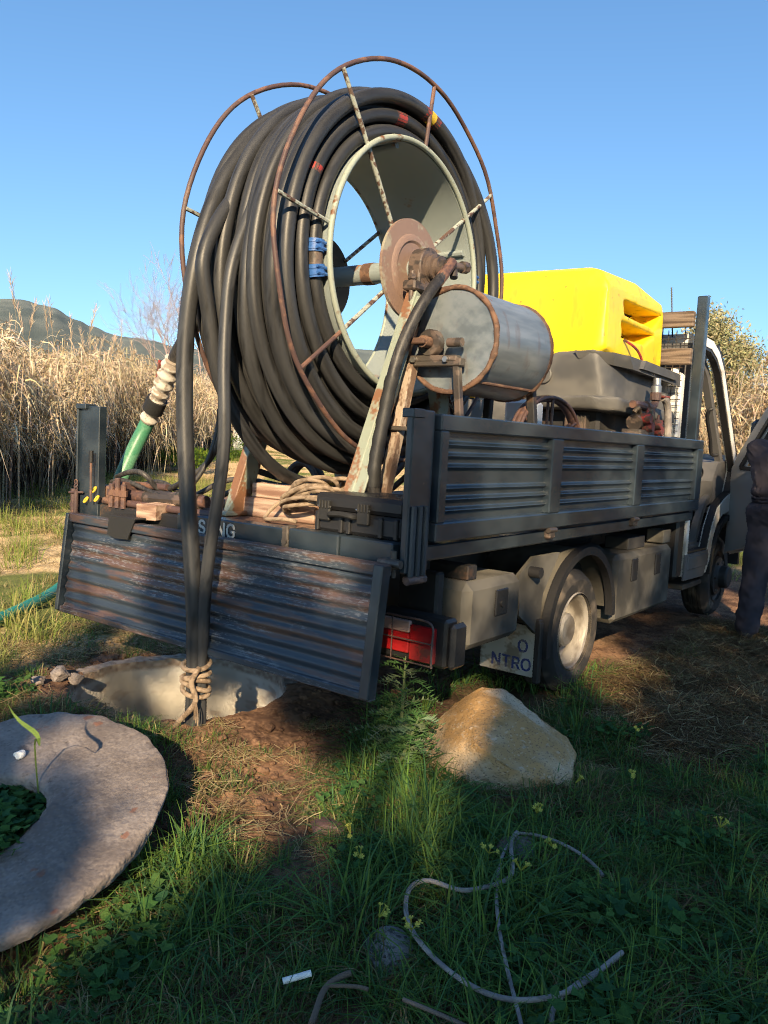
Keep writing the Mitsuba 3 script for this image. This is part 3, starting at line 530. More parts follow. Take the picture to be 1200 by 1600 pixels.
lay += [(XN - .165, .764, .13, .035, .045, .010), (XN - .385, .770, .15, .03, -.03, .010), (XN - .26, .760, .17, .03, .01, .012), (XN - .06, .760, .10, .03, .03, .008), (XN - .46, .766, .13, .03, .02, .008)]
TURNS = []
for i, (x, r, sag, xw, lean, rw) in enumerate(lay):
    TURNS.append(turn(x, r, i, sag, xw, lean, rw)); m_ = tube(TURNS[-1], hr * rng.uniform(.96, 1.03), 16, True); put(CH + '__turn', m_, RUBBERV, True, color=rubber_colour(m_))
sl = spl([at(u, v, 'x', -.93) for u, v in ((420, 260), (350, 330), (318, 400), (318, 440), (327, 500), (342, 590), (385, 680), (438, 738), (515, 762), (600, 748), (640, 690))], 60)
m_ = tube(sl, .030, 16); put(CH + '__slack_turn', m_, RUBBERV, True, color=rubber_colour(m_), label='slack turn hanging loose below the reel')
def coupling(cx, cr, d0, d1, key='coupling'):
    P_ = [pol(cx, cr, d) for d in np.linspace(d0, d1, 7)]; ms = []
    for a, b in ((0, 2), (4, 6)):
        ms = [tube(P_[a:b + 1], .0395, 14)] + [tube([P_[k] * .75 + P_[k + 1] * .25, P_[k] * .35 + P_[k + 1] * .65], .0425, 14) for k in (a, a + 1)]
        ms += [rod(P_[k] * .5 + P_[k + 1] * .5 + A([.036, -.03, 0]), P_[k] * .5 + P_[k + 1] * .5 + A([.036, .03, 0]), .007, 6) for k in (a, a + 1)]
        put(CH + '__' + key, cat(ms), BLUE, label='blue hose clamp coupling')
    put(CH + '__connector', tube(P_[2:5], .033, 12), GREASE)
coupling(XN - .038, .605, 179, 193); coupling(XN - .038, .605, 9, -5)
def tape(x, r, d0, d1, m_): put(CH + '__tape', tube([pol(x, r, d) for d in np.linspace(d0, d1, 8)], hr + .0045, 12), m_)
def tape_on(k, d0, d1, m_, w=.0035):
    i0, i1 = int(round(d0 / 360 * nt)), int(round(d1 / 360 * nt)); put(CH + '__tape', tube(TURNS[k][np.arange(i0, i1 + 1) % nt], hr + w, 12), m_)
tape_on(16, 75, 85, REDPAINT, .0012); tape_on(16, 77.5, 81, YELT, .002); tape_on(8, 93, 99, REDPAINT, .001); tape_on(8, 152, 155, REDPAINT, .001)

# the two strands that hang into the manhole
def hanging(pts, r, label):
    p = spl(pts, 110); m_ = tube(p, r, 16); thing('hanging_hose', label, 'hose', m_, RUBBERV, True, group='hose strands hanging into the manhole', color=rubber_colour(m_, 1.25))
hx = lambda u, v, y: at(u, v, 'y', y)
h1 = [at(u, v, 'x', -1.03) for u, v in ((560, 160), (500, 163), (436, 182), (378, 236), (333, 318), (306, 410))] + [hx(291, 520, -.215), hx(288, 610, -.215), hx(290, 700, -.215), hx(296, 820, -.215), hx(303, 940, -.205), hx(304, 1040, -.175), hx(302, 1120, -.165), hx(300, 1260, -.165)]
hanging(h1, .036, 'thicker left strand of black hose hanging from the reel into the manhole')
h2 = [at(u, v, 'x', -.84) for u, v in ((520, 170), (455, 200), (410, 268), (392, 328), (376, 372), (362, 418))] + [hx(354, 480, -.185), hx(346, 560, -.20), hx(350, 690, -.20), hx(337, 800, -.20), hx(323, 900, -.20), hx(318, 980, -.18), hx(315, 1040, -.16), hx(313, 1120, -.15), hx(312, 1260, -.15)]
h2 = [p for p in h2]; h2[7] = hx(350, 590, -.20)
hanging(h2, .0265, 'thinner right strand of black hose hanging from the reel into the manhole')
# rope tying them
kc = hx(304, 1062, -.165); rp = []
for k, dz in enumerate((.07, .022, -.0, -.022, -.045)):
    t = np.linspace(0, 2 * np.pi, 24, endpoint=False)
    rp.append(tube(np.stack([kc[0] + .004 + (.066 + .004 * (k % 2)) * np.cos(t), kc[1] + .004 + .052 * np.sin(t), kc[2] + dz + .016 * np.sin(t + k * 1.3)], 1), .0105, 8, True))
rp.append(tube(spl([kc + A([.06, -.03, .07]), kc + A([.062, -.058, .04]), kc + A([.055, -.062, 0]), kc + A([.07, -.05, -.06]), kc + A([.055, -.07, -.11]), kc + A([-.02, -.075, -.19]), kc + A([-.05, -.07, -.30])], 24), .012, 8))
rp += [tube(spl([kc + A([.06, -.05, -.05]), kc + A([.075 + .01 * k, -.06, -.10]), kc + A([.07 + .012 * k, -.055, -.15 - .01 * k])], 6), .003, 5) for k in range(3)]
thing('tied_rope', 'brown rope knotted round the two hanging hoses above the manhole', 'rope', cat(rp), ROPE, True)

# ------------------------------------------------------------------ the steel tank
TN = thing('steel_tank', 'grey steel drum with rusty welded edges on a small stand beside the reel', 'tank')
tc = at(705, 531, 'y', .60); tr = .232; ty0, ty1 = .60, 1.13; tax = A([.0, 1.0, .0])
o = A([tc[0], 0, tc[2]])
put(TN + '__shell', lathe([(tr, ty0 + .004), (tr, ty1)], o, (0, 1, 0), 72), TANK, True)
put(TN + '__end_plate', wob(lathe([(0, .012)] + [(r, .012 - .006 * (r / tr) ** 2) for r in np.linspace(.02, tr - .004, 14)], o + A([0, ty0 - .006, 0]), (0, 1, 0), 72), .002, 9), TANK, True)
put(TN + '__end_plate', lathe([(0, 0), (tr - .002, 0)], o + A([0, ty1 - .01, 0]), (0, 1, 0), 48), TANK)
wb = lambda y, s: wob(tube(np.stack([o[0] + (tr - .004) * np.cos(th), th * 0 + y, o[2] + (tr - .004) * np.sin(th)], 1), .0125, 8, True), .006, 26, s)
put(TN + '__weld', wb(ty0 + .002, 1), RUST, True); put(TN + '__weld', wb(ty1 - .004, 2), RUST, True)
aw = math.radians(-52); put(TN + '__weld', wob(rod(o + A([tr * math.cos(aw), ty0 + .01, tr * math.sin(aw)]), o + A([tr * math.cos(aw), ty1 - .01, tr * math.sin(aw)]), .008, 8), .002, 40), RUST)
sh0 = o + A([-.065, 0, -.02]); sh0[1] = ty0
put(TN + '__shaft', cat([rod(sh0 + A([0, .02, 0]), sh0 + A([0, -.13, 0]), .026), lathe([(0, 0), (.042, 0), (.042, .02), (0, .02)], sh0 + A([0, -.05, 0]), (0, 1, 0), 16), box(sh0 + A([-.055, -.15, -.012]), sh0 + A([.02, -.09, .014]), .004)]), RUST)
put(TN + '__bearing', cat([lathe([(.028, 0), (.055, 0), (.06, .008), (.06, .04), (.055, .048), (.028, .048)], sh0 + A([0, -.085, 0]), (0, 1, 0), 24), box(sh0 + A([-.11, -.085, -.085]), sh0 + A([.15, -.037, -.055])), rod(sh0 + A([.09, -.06, .0]), sh0 + A([.16, -.06, .0]), .02)]), GREASE)
for dx in (-.07, .10): put(TN + '__bolt', lathe([(0, 0), (.013, 0), (.013, .012), (0, .012)], sh0 + A([dx, -.10, -.075]), (0, 1, 0), 6), STEEL)
lt = sh0 + A([-.10, -.06, -.09]); rt = sh0 + A([.14, -.06, -.09])
put(TN + '__stand_leg', bar(lt, (lt[0] - .04, .40, zb0), .05, .05, (1, 0, 0)), WEATH); put(TN + '__stand_leg', bar(rt, (rt[0] + .05, .60, zb0), .032, .032, (1, 0, 0)), GREASE)
put(TN + '__stand_rail', cat([bar(lt + A([-.03, 0, .005]), rt + A([.03, 0, .005]), .045, .035), bar(lt + A([-.06, -.1, -.29]), rt + A([.05, -.02, -.29]), .03, .02)]), GREASE)
put(TN + '__stand_leg', bar((o[0] - .12, ty1 + .05, o[2] - .1), (o[0] - .18, ty1 + .1, zb0), .04, .04, (1, 0, 0)), DARKM); put(TN + '__stand_leg', bar((o[0] + .1, ty1 + .05, o[2] - .1), (o[0] + .16, ty1 + .1, zb0), .04, .04, (1, 0, 0)), DARKM)
put(TN + '__stand_rail', bar((o[0] - .14, ty1 + .05, o[2]), (o[0] + .14, ty1 + .05, o[2]), .05, .04), DARKM)
t3 = text('13', .05, o + A([-.175, ty0 - .004, .055]), (.3, 0, .95), (-.95, 0, .3), False); put(TN + '__lettering', t3, KINK)
# hydraulic hose from the rotary joint down to the deck
hh = [at(704, 414, 'x', -.335), at(694, 428, 'x', -.33), at(668, 462, 'x', -.33), at(640, 512, 'x', -.36), at(618, 570, 'x', -.38), at(602, 640, 'x', -.40), at(590, 700, 'x', -.40), at(584, 745, 'x', -.40), at(586, 790, 'x', -.42)]
HH = thing('hydraulic_hose', 'worn black hydraulic hose running down beside the reel stand from the hub', 'hose', tube(spl(hh, 50), np.interp(np.arange(50), [0, 8, 49], [.020, .0255, .0275]), 12), RUBBER, True)
put(HH + '__fitting', cat([tube([hh[0] + A([0, .012, .015]), hh[1]], .025, 8), tube([hh[1], hh[1] * .5 + hh[2] * .5], .0265, 10)]), BROWN)
ww = spl(hh, 50)[26:46]; put(HH + '__wrapping', tube(ww, .0295 + .002 * np.sin(np.arange(20) * 2.1), 12), DKRUB)

# ------------------------------------------------------------------ the compressor
CO = thing('air_compressor', 'yellow hooded portable compressor with grey lower body standing crosswise on the bed', 'compressor')
ya, yb = 2.29, 3.42
P1 = [(-1.85, y, z) for y, z in ((ya + .10, 2.50), (yb - .1, 2.50), (ya + .02, 2.34), (yb, 2.34), (ya, 1.72), (yb, 1.72))]
P2 = [(-.42, ya + .12, 2.475), (-.46, yb - .2, 2.49), (-.26, ya + .02, 2.34), (-.33, ya + .05, 2.44), (-.25, ya + .02, 1.96), (-.30, ya, 1.965), (-.56, ya, 1.955), (-.72, ya, 1.72), (-.72, yb, 1.72), (-.3, yb, 1.95)]
P3 = [(-.30, ya + .18, 2.415), (-.32, 2.92, 2.455), (-.30, 3.40, 2.385), (-.30, 3.44, 2.33), (-.30, 3.46, 1.86), (-.27, ya + .10, 1.96)]
hood = hull(P1 + P2 + P3)
def slot(pts, dep):
    return hull([(x, A(p)[0] * (1 - k) + k * cy, A(p)[1] * (1 - k) + k * cz) for cy, cz in [np.mean(A(pts), 0)] for p in pts for x, k in ((-.15, -.04), (-.30 - dep, .18))])
hood = cutout(hood, slot([(2.59, 2.30), (3.42, 2.32), (3.24, 2.20), (2.61, 2.205)], .22), slot([(2.57, 2.165), (3.27, 2.165), (3.05, 2.07), (2.58, 2.06)], .22))
def rounded(m, L=.022, it=3):                 # moulded plastic: edges rounded off
    t_ = unman(man(m).refine_to_length(L)); t_.merge_vertices(); trimesh.smoothing.filter_taubin(t_, .55, .0, it); return t_
put(CO + '__hood', rounded(hood), YELLOW, True)
put(CO + '__vent_grille', cat([box((-.50, 2.5, 2.03), (-.495, 3.3, 2.33), 0)] + [box((-.496, 2.5, 2.04 + .024 * k), (-.48, 3.3, 2.046 + .024 * k), 0) for k in range(12)]), BLACK)
put(CO + '__lower_body', rounded(hull([(-.58, ya - .02, 1.945), (-.30, ya - .02, 1.955), (-.22, ya + .08, 1.93), (-.22, yb, 1.88), (-.80, ya - .03, 1.62), (-.24, ya - .0, 1.64), (-.20, ya + .1, 1.64), (-.20, yb, 1.60), (-.80, yb, 1.6), (-.62, yb, 1.93)]), .03, 4), GREY, True)
put(CO + '__bumper_strip', hull([(-.42, ya - .05, 1.945), (-.20, ya + .02, 1.935), (-.14, ya + .14, 1.925), (-.14, yb, 1.90), (-.40, ya - .03, 1.90), (-.20, ya + .06, 1.86), (-.14, ya + .22, 1.85), (-.14, yb, 1.82), (-.2, yb, 1.93)]), GREY, 12)
put(CO + '__bumper_strip', hull([(-.22, 2.55, 1.925), (-.12, 2.66, 1.92), (-.12, 3.3, 1.90), (-.22, 2.5, 1.86), (-.12, 2.62, 1.865), (-.12, 3.3, 1.85), (-.22, 3.3, 1.92)]), GREY, 12)
put(CO + '__lower_lip', rounded(hull([(-.84, ya - .07, 1.665), (-.26, ya - .06, 1.675), (-.16, ya + .05, 1.675), (-.15, yb, 1.64), (-.86, ya - .05, 1.60), (-.26, ya - .03, 1.585), (-.16, ya + .08, 1.585), (-.15, yb, 1.56), (-.84, yb, 1.6)]), .03, 4), GREY, True)
put(CO + '__side_skirt', rounded(hull([(-1.8, ya + .03, 1.66), (-.80, ya + .03, 1.64), (-1.8, ya + .03, 1.30), (-.88, ya + .03, 1.30), (-1.8, yb - .03, 1.66), (-.80, yb - .03, 1.64), (-1.8, yb - .03, 1.3), (-.88, yb - .03, 1.3)]), .03, 4), GREY, True)
put(CO + '__cap', lathe([(0, 0), (.055, 0), (.055, .008), (.047, .012), (.045, .006), (0, .006)], (-.62, ya - .032, 1.80), (0, -1, 0.05), 28), GREY)
put(CO + '__hook', tube(spl([(-.26, 2.62, 2.05), (-.21, 2.72, 2.0), (-.20, 2.80, 1.94)], 8), .008, 6), REDPAINT)
put(CO + '__engine_bay', box((-.78, ya + .12, 1.25), (-.30, yb - .08, 1.60), .02), DARKM)
put(CO + '__engine_grille', cat([box((-.50, ya + .06, 1.46), (-.36, ya + .12, 1.56), 0)] + [box((-.49 + .025 * k, ya + .05, 1.46), (-.482 + .025 * k, ya + .06, 1.56), 0) for k in range(6)]), GREASE)
for xa in (-.80, -.40, -1.7): put(CO + '__skid', box((xa, ya + .05, .95), (xa + .1, yb - .05, 1.31)), DARKM)
put(CO + '__belly_plate', box((-.85, ya + .03, 1.36), (-.24, ya + .10, 1.45), .01), GREY)
# the hose pump in front of it
PU = thing('pipe_pump', 'small rusty pump with pipes and red valves beside the compressor, above the side board', 'pump')
pc = A([-.10, 2.55, 1.585])
put(PU + '__body', cat([box(pc + A([-.05, -.1, -.6]), pc + A([.04, .1, -.3])), wob(lathe([(0, -.08), (.03, -.08), (.045, -.05), (.045, .04), (.03, .06), (.03, .09), (0, .09)], pc + A([0, .02, -.05]), (0, 1, .1), 24), .004, 30), lathe([(0, -.02), (.05, -.02), (.05, .02), (0, .02)], pc + A([0, -.06, -.055]), (0, 1, .3), 14), lathe([(0, -.03), (.03, -.03), (.035, 0), (.03, .03), (0, .03)], pc + A([.02, .12, -.02]), (1, 0, 0), 8), box(pc + A([-.06, -.12, -.32]), pc + A([.06, .14, -.10]))]), GREASE)
put(PU + '__pipe', cat([tube(spl([pc + A([0, -.12, .05]), pc + A([0, .05, .05]), pc + A([0, .2, .05]), pc + A([0, .27, .08]), pc + A([0, .28, .16])], 20), .024, 10), lathe([(.0, 0), (.036, 0), (.036, .05), (0, .05)], pc + A([0, .275, .10]), (0, 0, 1), 10), lathe([(.0, 0), (.034, 0), (.034, .04), (0, .04)], pc + A([0, .1, .05]), (0, 1, 0), 10)]), BROWN)
put(PU + '__elbow', tube(spl([pc + A([.02, -.14, .0]), pc + A([.03, -.1, .03]), pc + A([.02, -.04, .0]), pc + A([.03, .03, -.06])], 12), .014, 8), BRASS); put(PU + '__elbow', tube(spl([pc + A([.04, .08, .03]), pc + A([.05, .10, -.03]), pc + A([.03, .2, -.05])], 12), .016, 8), BRASS)
put(PU + '__brass_cap', lathe([(0, 0), (.032, 0), (.034, .05), (.026, .06), (.026, .10), (0, .10)], pc + A([0, .28, .14]), (0, 0, 1), 14), STEEL)
for dy, dz in ((-.03, -.03), (.02, -.08), (.17, -.06), (.2, -.1)): put(PU + '__valve', cat([lathe([(0, -.03), (.03, -.03), (.035, 0), (.03, .03), (0, .03)], pc + A([.06, dy, dz]), (1, 0, 0), 12), rod(pc + A([.06, dy, dz]), pc + A([.06, dy + .02, dz + .06]), .008)]), REDPAINT)
put(PU + '__lever', box(pc + A([.02, .30, .12]), pc + A([.05, .42, .135])), REDPAINT)
put(PU + '__outlet_hose', tube(spl([pc + A([0.02, .33, .12]), pc + A([.03, .42, .08]), pc + A([.03, .47, -.05]), pc + A([.03, .48, -.16])], 16), .024, 10), CORD)
put(PU + '__standpipe', rod(pc + A([0, .2, .04]), pc + A([0, .2, -.2]), .03), BROWN)
# rusty hoop and container behind the side board
RH = thing('rusty_hoop_wheel', 'rusty spoked hoop wheel standing behind the side board below the tank', 'wheel')
hc = at(862, 668, 'x', -.16); hrr = .245
hring = lambda dx, r, rad: tube(np.stack([th * 0 + hc[0] + dx, hc[1] + r * np.cos(th) * 1.55, hc[2] - .08 + r * np.sin(th)], 1), rad, 8, True)
hrr = .235
put(RH + '__rim', cat([hring(0, hrr, .010), hring(-.045, hrr, .010), hring(-.022, hrr - .006, .018)]), BROWN, True)
for k in range(6):
    a = math.radians(90 + 60 * k)
    for dx in (-.004, -.03): put(RH + '__spoke', rod((hc[0] + dx, hc[1] + .02 * math.cos(a), hc[2] - .08 + .02 * math.sin(a)), (hc[0] + dx, hc[1] + hrr * math.cos(a) * 1.5, hc[2] - .08 + hrr * math.sin(a)), .008, 6), BROWN)
put(RH + '__hub', rod((hc[0] - .06, hc[1], hc[2] - .08), (hc[0] + .03, hc[1], hc[2] - .08), .04), BROWN)
H2 = thing('dark_hoop', 'dark steel hoop standing on the bed under the reel', 'hoop')
d2 = at(470, 765, 'y', 1.3); t_ = np.linspace(0, np.pi, 30)
put(H2 + '__band', tube(np.stack([d2[0] + .155 * np.cos(t_), t_ * 0 + 1.3, .95 + .22 * np.sin(t_)], 1), .02, 8), DARKM); put(H2 + '__band', tube(np.stack([d2[0] + .155 * np.cos(t_), t_ * 0 + 1.36, .95 + .22 * np.sin(t_)], 1), .02, 8), DARKM)
wc = at(838, 640, 'x', -.35)
thing('white_container', 'white plastic container half hidden behind the rusty hoop wheel', 'container', cat([box((-.50, wc[1] - .10, .95), (-.36, wc[1] + .12, 1.60), .02)]), CLEANW)
wj = at(1050, 640, 'y', 3.49)
thing('white_jerrycan', 'white plastic jerrycan behind the wire mesh at the cab', 'jerrycan', cat([box((wj[0] - .10, 3.50, 1.45), (wj[0] + .045, 3.60, 1.93), .02), lathe([(0, 0), (.03, 0), (.03, .035), (0, .035)], (wj[0] - .03, 3.58, 1.93), (0, 0, 1), 12)]), CLEANW)

# ------------------------------------------------------------------ things on the rear of the bed
CS = thing('black_case', 'black hard plastic tool case lying at the right rear corner of the bed', 'case')
c0, c1 = A([-.50, .03, .958]), A([-.055, .34, 1.115])
put(CS + '__base', box(c0, (c1[0], c1[1], 1.045), .014), BLACK); put(CS + '__lid', box((c0[0] - .006, c0[1] - .006, 1.049), (c1[0] + .006, c1[1] + .006, c1[2]), .016), BLACK)
for xx in (-.44, -.24): put(CS + '__latch', cat([box((xx - .03, c0[1] - .022, 1.005), (xx + .03, c0[1] - .004, 1.088), .005)] + [box((xx - .024 + .016 * k, c0[1] - .028, 1.055), (xx - .016 + .016 * k, c0[1] - .018, 1.088), .002) for k in range(4)]), DKRUB)
put(CS + '__handle', tube(spl([(-.40, c0[1] - .008, 1.03), (-.395, c0[1] - .035, 1.035), (-.335, c0[1] - .038, 1.04), (-.285, c0[1] - .035, 1.035), (-.28, c0[1] - .008, 1.03)], 16), .011, 8), DKRUB)
for x in (-.485, -.085, -.36, -.32, -.16): put(CS + '__rib', box((x - .01, c0[1] - .012, .96), (x + .01, c0[1] + .01, 1.04), .004), BLACK)
put(CS + '__hinge_pin', cat([rod((xx - .034, c0[1] - .018, 1.062), (xx + .034, c0[1] - .018, 1.062), .004, 6) for xx in (-.44, -.24)]), STEEL)
# rope coil
rc = at(462, 788, 'z', 1.0); rc = A([-.70, .22, .965]); cp_ = []
for k in range(11):
    t = np.linspace(0, 2 * np.pi, 28, endpoint=False); a, b = .12 + .05 * rng.random(), .055 + .03 * rng.random(); ro = rng.uniform(-.5, .5); ti = rng.uniform(.1, .55)
    x_, y_ = a * np.cos(t), b * np.sin(t)
    cp_.append(tube(np.stack([rc[0] + x_ * math.cos(ro) - y_ * math.sin(ro) + rng.uniform(-.02, .03), rc[1] + x_ * math.sin(ro) + y_ * math.cos(ro) + rng.uniform(-.02, .02), rc[2] + .015 + .008 * k + ti * .14 * (1 + np.cos(t + .6))], 1), .0095, 7, True))
cp_.append(tube(spl([rc + A([.0, .02, .09]), rc + A([-.10, -.02, .10]), rc + A([-.17, -.06, .05]), rc + A([-.19, -.09, .005]), rc + A([-.11, -.13, .003]), rc + A([.03, -.12, .004])], 24), .0095, 7))
thing('rope_coil', 'coil of tan rope heaped on the rear of the bed left of the black case', 'rope', cat(cp_), ROPE, True)
# timber
b0 = at(366, 800, 'y', .22); b1_ = at(484, 800, 'y', .22)
thing('timber_block', 'lower rusty brown timber block lying on the rear of the bed', 'timber', box((-1.19, .24, .948), (-.70, .34, 1.035), .005), LUMBER)
thing('timber_block', 'upper short timber block laid across the lower one under the reel', 'timber', box((-1.13, .27, 1.038), (-.83, .36, 1.105), .005), LUMBER)
thing('timber_block', 'thin plank on the bed behind the rope coil', 'timber', rot(box((-1.15, .50, .948), (-.55, .60, .985), .004), 8, (0, 0, 1), (-.9, .5, 0)), LUMBER)
thing('timber_block', 'square timber end jutting out under the pipes at the left rear', 'timber', rot(box((-1.58, -.05, .90), (-1.46, .5, .975), .004), 12, (0, 0, 1), (-1.5, 0, 0)), LUMBER)
# pipes and hoses heaped on the left rear
pg = 'rusty pipes lying on the left rear of the bed'
for k, (xa, ya_, za, xb, yb_, zb2, r, lab, m_) in enumerate([(-2.0, .06, .985, -1.30, .14, 1.0, .030, 'thickest rusty pipe, wrapped at its right end, at the left rear of the bed', BROWN), (-2.02, .02, .955, -1.15, .06, .955, .018, 'lowest thin rusty pipe along the left rear edge of the bed', BROWN), (-1.92, .15, 1.04, -1.62, .16, 1.045, .017, 'short thin pipe stub beside the valves', BROWN), (-1.93, .14, 1.015, -1.6, .12, 1.01, .016, 'short dark pipe below the pipe stub', GREASE), (-1.95, .22, .985, -1.2, .30, .985, .022, 'dark pipe at the back of the pipe heap', GREASE)]):
    t = thing('rusty_pipe', lab, 'pipe', rod((xa, ya_, za), (xb, yb_, zb2), r, 12), m_)
    if k == 0: put(t + '__wrapping', tube([(-1.70 + .028 * j, .094 + .0032 * j, .991 + .0006 * j) for j in range(14)], .036 + .003 * (np.arange(14) % 2), 10), GREASE)
def hose_(pts, r, lab, m_=RUBBER): thing('deck_hose', lab, 'hose', tube(spl(pts, 50), r, 8), m_, True, group='thin hoses on the left rear of the bed')
hose_([(-1.96, .10, 1.075), (-1.7, .12, 1.07), at(250, 765, 'y', .16), at(290, 750, 'y', .18), at(330, 715, 'y', .2), at(345, 670, 'y', .2), at(352, 620, 'y', .22)], .014, 'uppermost thin hose rising from the valves to the reel')
hose_([(-1.95, .06, 1.05), (-1.75, .08, 1.045), at(270, 775, 'y', .1), at(310, 745, 'y', .14), at(335, 690, 'y', .2), at(343, 640, 'y', .2)], .012, 'second thin hose rising from the valves, just below the uppermost')
hose_([(-1.9, .20, 1.03), (-1.6, .20, 1.03), at(300, 775, 'y', .22), at(350, 752, 'y', .3), at(420, 755, 'y', .4), at(500, 760, 'y', .5)], .013, 'thin hose running right across the bed under the reel')
hose_([(-1.9, .13, .99), (-1.6, .2, 1.0), at(310, 790, 'y', .26), at(360, 768, 'y', .36), at(450, 765, 'y', .55)], .013, 'lowest thin hose curving under the reel')
VB = thing('valve_bank', 'rusty bank of hydraulic valves with yellow handles at the left rear post', 'valve bank')
put(VB + '__block', cat([box((-2.03, .035, .955), (-1.93, .15, 1.03)), box((-1.90, .03, .96), (-1.80, .13, 1.06)), box((-2.0, .05, .93), (-1.7, .12, .965))]), BROWN)
lv = at(142, 775, 'y', -.05); put(VB + '__lever', cat([rod((lv[0], -.05, .95), (lv[0] - .005, -.05, 1.17), .006, 8)]), BROWN); put(VB + '__lever_grip', rod((lv[0] - .005, -.05, 1.15), (lv[0] - .005, -.05, 1.21), .012, 10), BLACK)
for u, v in ((147, 765), (151, 779), (134, 781)):
    c_ = at(u, v, 'y', -.03); t = np.linspace(0, 6.283, 20)[:-1]
    put(VB + '__handle', tube(np.stack([c_[0] + .009 * np.cos(t), c_[1] + .01 * np.sin(t), c_[2] + .013 * np.sin(t)], 1), .0048, 8, True), YELT, label='yellow ring handle')
put(VB + '__pipe_fitting', cat([rod((-1.86 + .05 * k, .0, .93), (-1.86 + .05 * k, .0, 1.05 + .03 * (k % 2)), .014, 10) for k in range(3)] + [lathe([(0, 0), (.022, 0), (.022, .03), (0, .03)], (-1.86 + .05 * k, 0, .99), (0, 0, 1), 6) for k in range(3)]), BROWN)
put(VB + '__chain', cat([tube(np.stack([-2.12 + .012 * np.cos(t), -.035 + (.006 if k % 2 else 0) * np.sin(t), 1.04 - .018 * k + .012 * np.sin(t)], 1), .003, 5, True) for k in range(8)]), BROWN)
put(VB + '__shadow_sheet', cat([prism([(-1.705, .905), (-1.715, .815), (-1.66, .80), (-1.555, .806), (-1.50, .905)], .006, (0, -.114, 0), (1, 0, 0), (0, 0, 1)), box((-1.70, -.118, .902), (-1.505, .03, .910), .002)]), DKRUB)  # thin dark sheet added in place of a shadow patch on the tailgate
# green suction hose with its coupling
GH = 'suction_hose'; tag(GH, 'green suction hose with taped coupling joining a black hose beside the reel', 'hose')
gp = [at(60, 945, 'z', .04), (-3.4, .75, .05), (-2.9, .60, .32), (-2.45, .42, .72)] + [at(186, 757, 'x', -2.12), at(208, 705, 'x', -2.10), at(233, 655, 'x', -2.05)]
scene[GH] = mikit.ply(tube(spl(gp[3:], 30), .041, 14), GREENH, True)
ca, cb = at(232, 657, 'x', -2.05), at(272, 562, 'x', -1.80); L = np.linspace(0, 1, 40)
put(GH + '__coupling', tube(ca + (cb - ca) * L[:, None], .046 + .007 * np.clip(np.sin(L * 44), -.6, 1) + .004 * (L > .55), 14), TAPE, True)
put(GH + '__band', tube([ca + (cb - ca) * .17, ca + (cb - ca) * .36], .057, 14), DKRUB)
hn = ca + (cb - ca) * .72; put(GH + '__lever', bar(hn + A([-.06, -.02, -.06]), hn + A([-.035, -.02, .09]), .02, .012), REDPAINT, label='red valve lever')
put(GH + '__black_end', tube(spl([cb - (cb - ca) * .05, at(290, 528, 'x', -1.68), at(315, 498, 'x', -1.5), at(345, 472, 'x', -1.2)], 20), .034, 12), RUBBER, True)
gg = [at(-60, 985, 'z', .035), at(0, 966, 'z', .035), at(40, 948, 'z', .04), at(75, 930, 'z', .045), at(100, 912, 'z', .05), at(140, 885, 'z', .05), at(200, 850, 'z', .05)]
thing('ground_hose', 'green hose lying in the grass left of the truck', 'hose', tube(spl(gg, 40), .04, 12), TEALH, True)

# ------------------------------------------------------------------ manhole, lid, stones
def rough_ring(r0, r1, z0, z1, amp, n=160):
    prf = [(r0, z0)] + [(r0, z) for z in np.linspace(z0, z1, 24)[1:]] + [(r, z1) for r in np.linspace(r0, r1, 7)[1:]] + [(r1, z) for z in np.linspace(z1, z0, 8)[1:]]
    return prf
prf = rough_ring(.53, .615, -1.6, .02, 0); mr = lathe(prf, (*MH, 0), (0, 0, 1), 240); v = mr.vertices.copy()
w = sstep(-.012, .05, v[:, 2]); dv = A([v[:, 0] - MH[0], v[:, 1] - MH[1], v[:, 2] * 0]).T; dv = (v - A([*MH, 0])) * A([1, 1, 0]); dv /= np.linalg.norm(dv, axis=1, keepdims=True)
v += dv * ((meshkit.fbm(v * 9, 4, 2) - .5) * .07 * w + 0.012 * w)[:, None]; v[:, 2] += ((meshkit.fbm(v * 16, 4, 3) - .55) * .07 + .012) * w; mr.vertices = v
MHO = thing('manhole', 'round open concrete manhole in the ground under the hanging tailgate', 'manhole', mr, RINGC, 60)
put(MHO + '__bottom', lathe([(0, -1.58), (.54, -1.58)], (*MH, 0), (0, 0, 1), 40), DARKM)
lat = np.linspace(0, 2 * np.pi, 520, endpoint=False); rngs = [.205, .23, .30, .38, .46, .53, .575,   .596, .60, .592, .54, .5, .3, .21, .203]; hts = [-.012, -.001, 0, 0, 0, 0, 0, -.003, -.012, -.04, -.085, -.09, -.09, -.085, -.05]
LM = frame(LN, (0, 1, 0)); lv_ = []
for r, h in zip(rngs, hts):
    e = np.stack([np.cos(lat), np.sin(lat), lat * 0], 1) * r; e[:, 2] = h
    am = .013 if r > .55 or r < .24 else .0
    nz = (meshkit.fbm(np.stack([np.cos(lat) * 5.5, np.sin(lat) * 5.5, lat * 0 + h * 25], 1), 6, 6) - .5)
    e[:, :2] *= (1 + 2.2 * am * nz / max(r, .3) * 1.2)[:, None]; e[:, 2] += (meshkit.fbm(np.stack([e[:, 0] * 12, e[:, 1] * 12, lat * 0], 1), 3, 8) - .5) * (.006 + 1.2 * am)
    lv_.append(e)
lv_ = np.vstack(lv_); n_ = 520; m__ = len(rngs); i, j = np.meshgrid(np.arange(m__), np.arange(n_), indexing='ij'); i2 = (i + 1) % m__
lq = np.stack([i * n_ + j, i * n_ + (j + 1) % n_, i2 * n_ + (j + 1) % n_, i2 * n_ + j], -1).reshape(-1, 4)[:, ::-1]
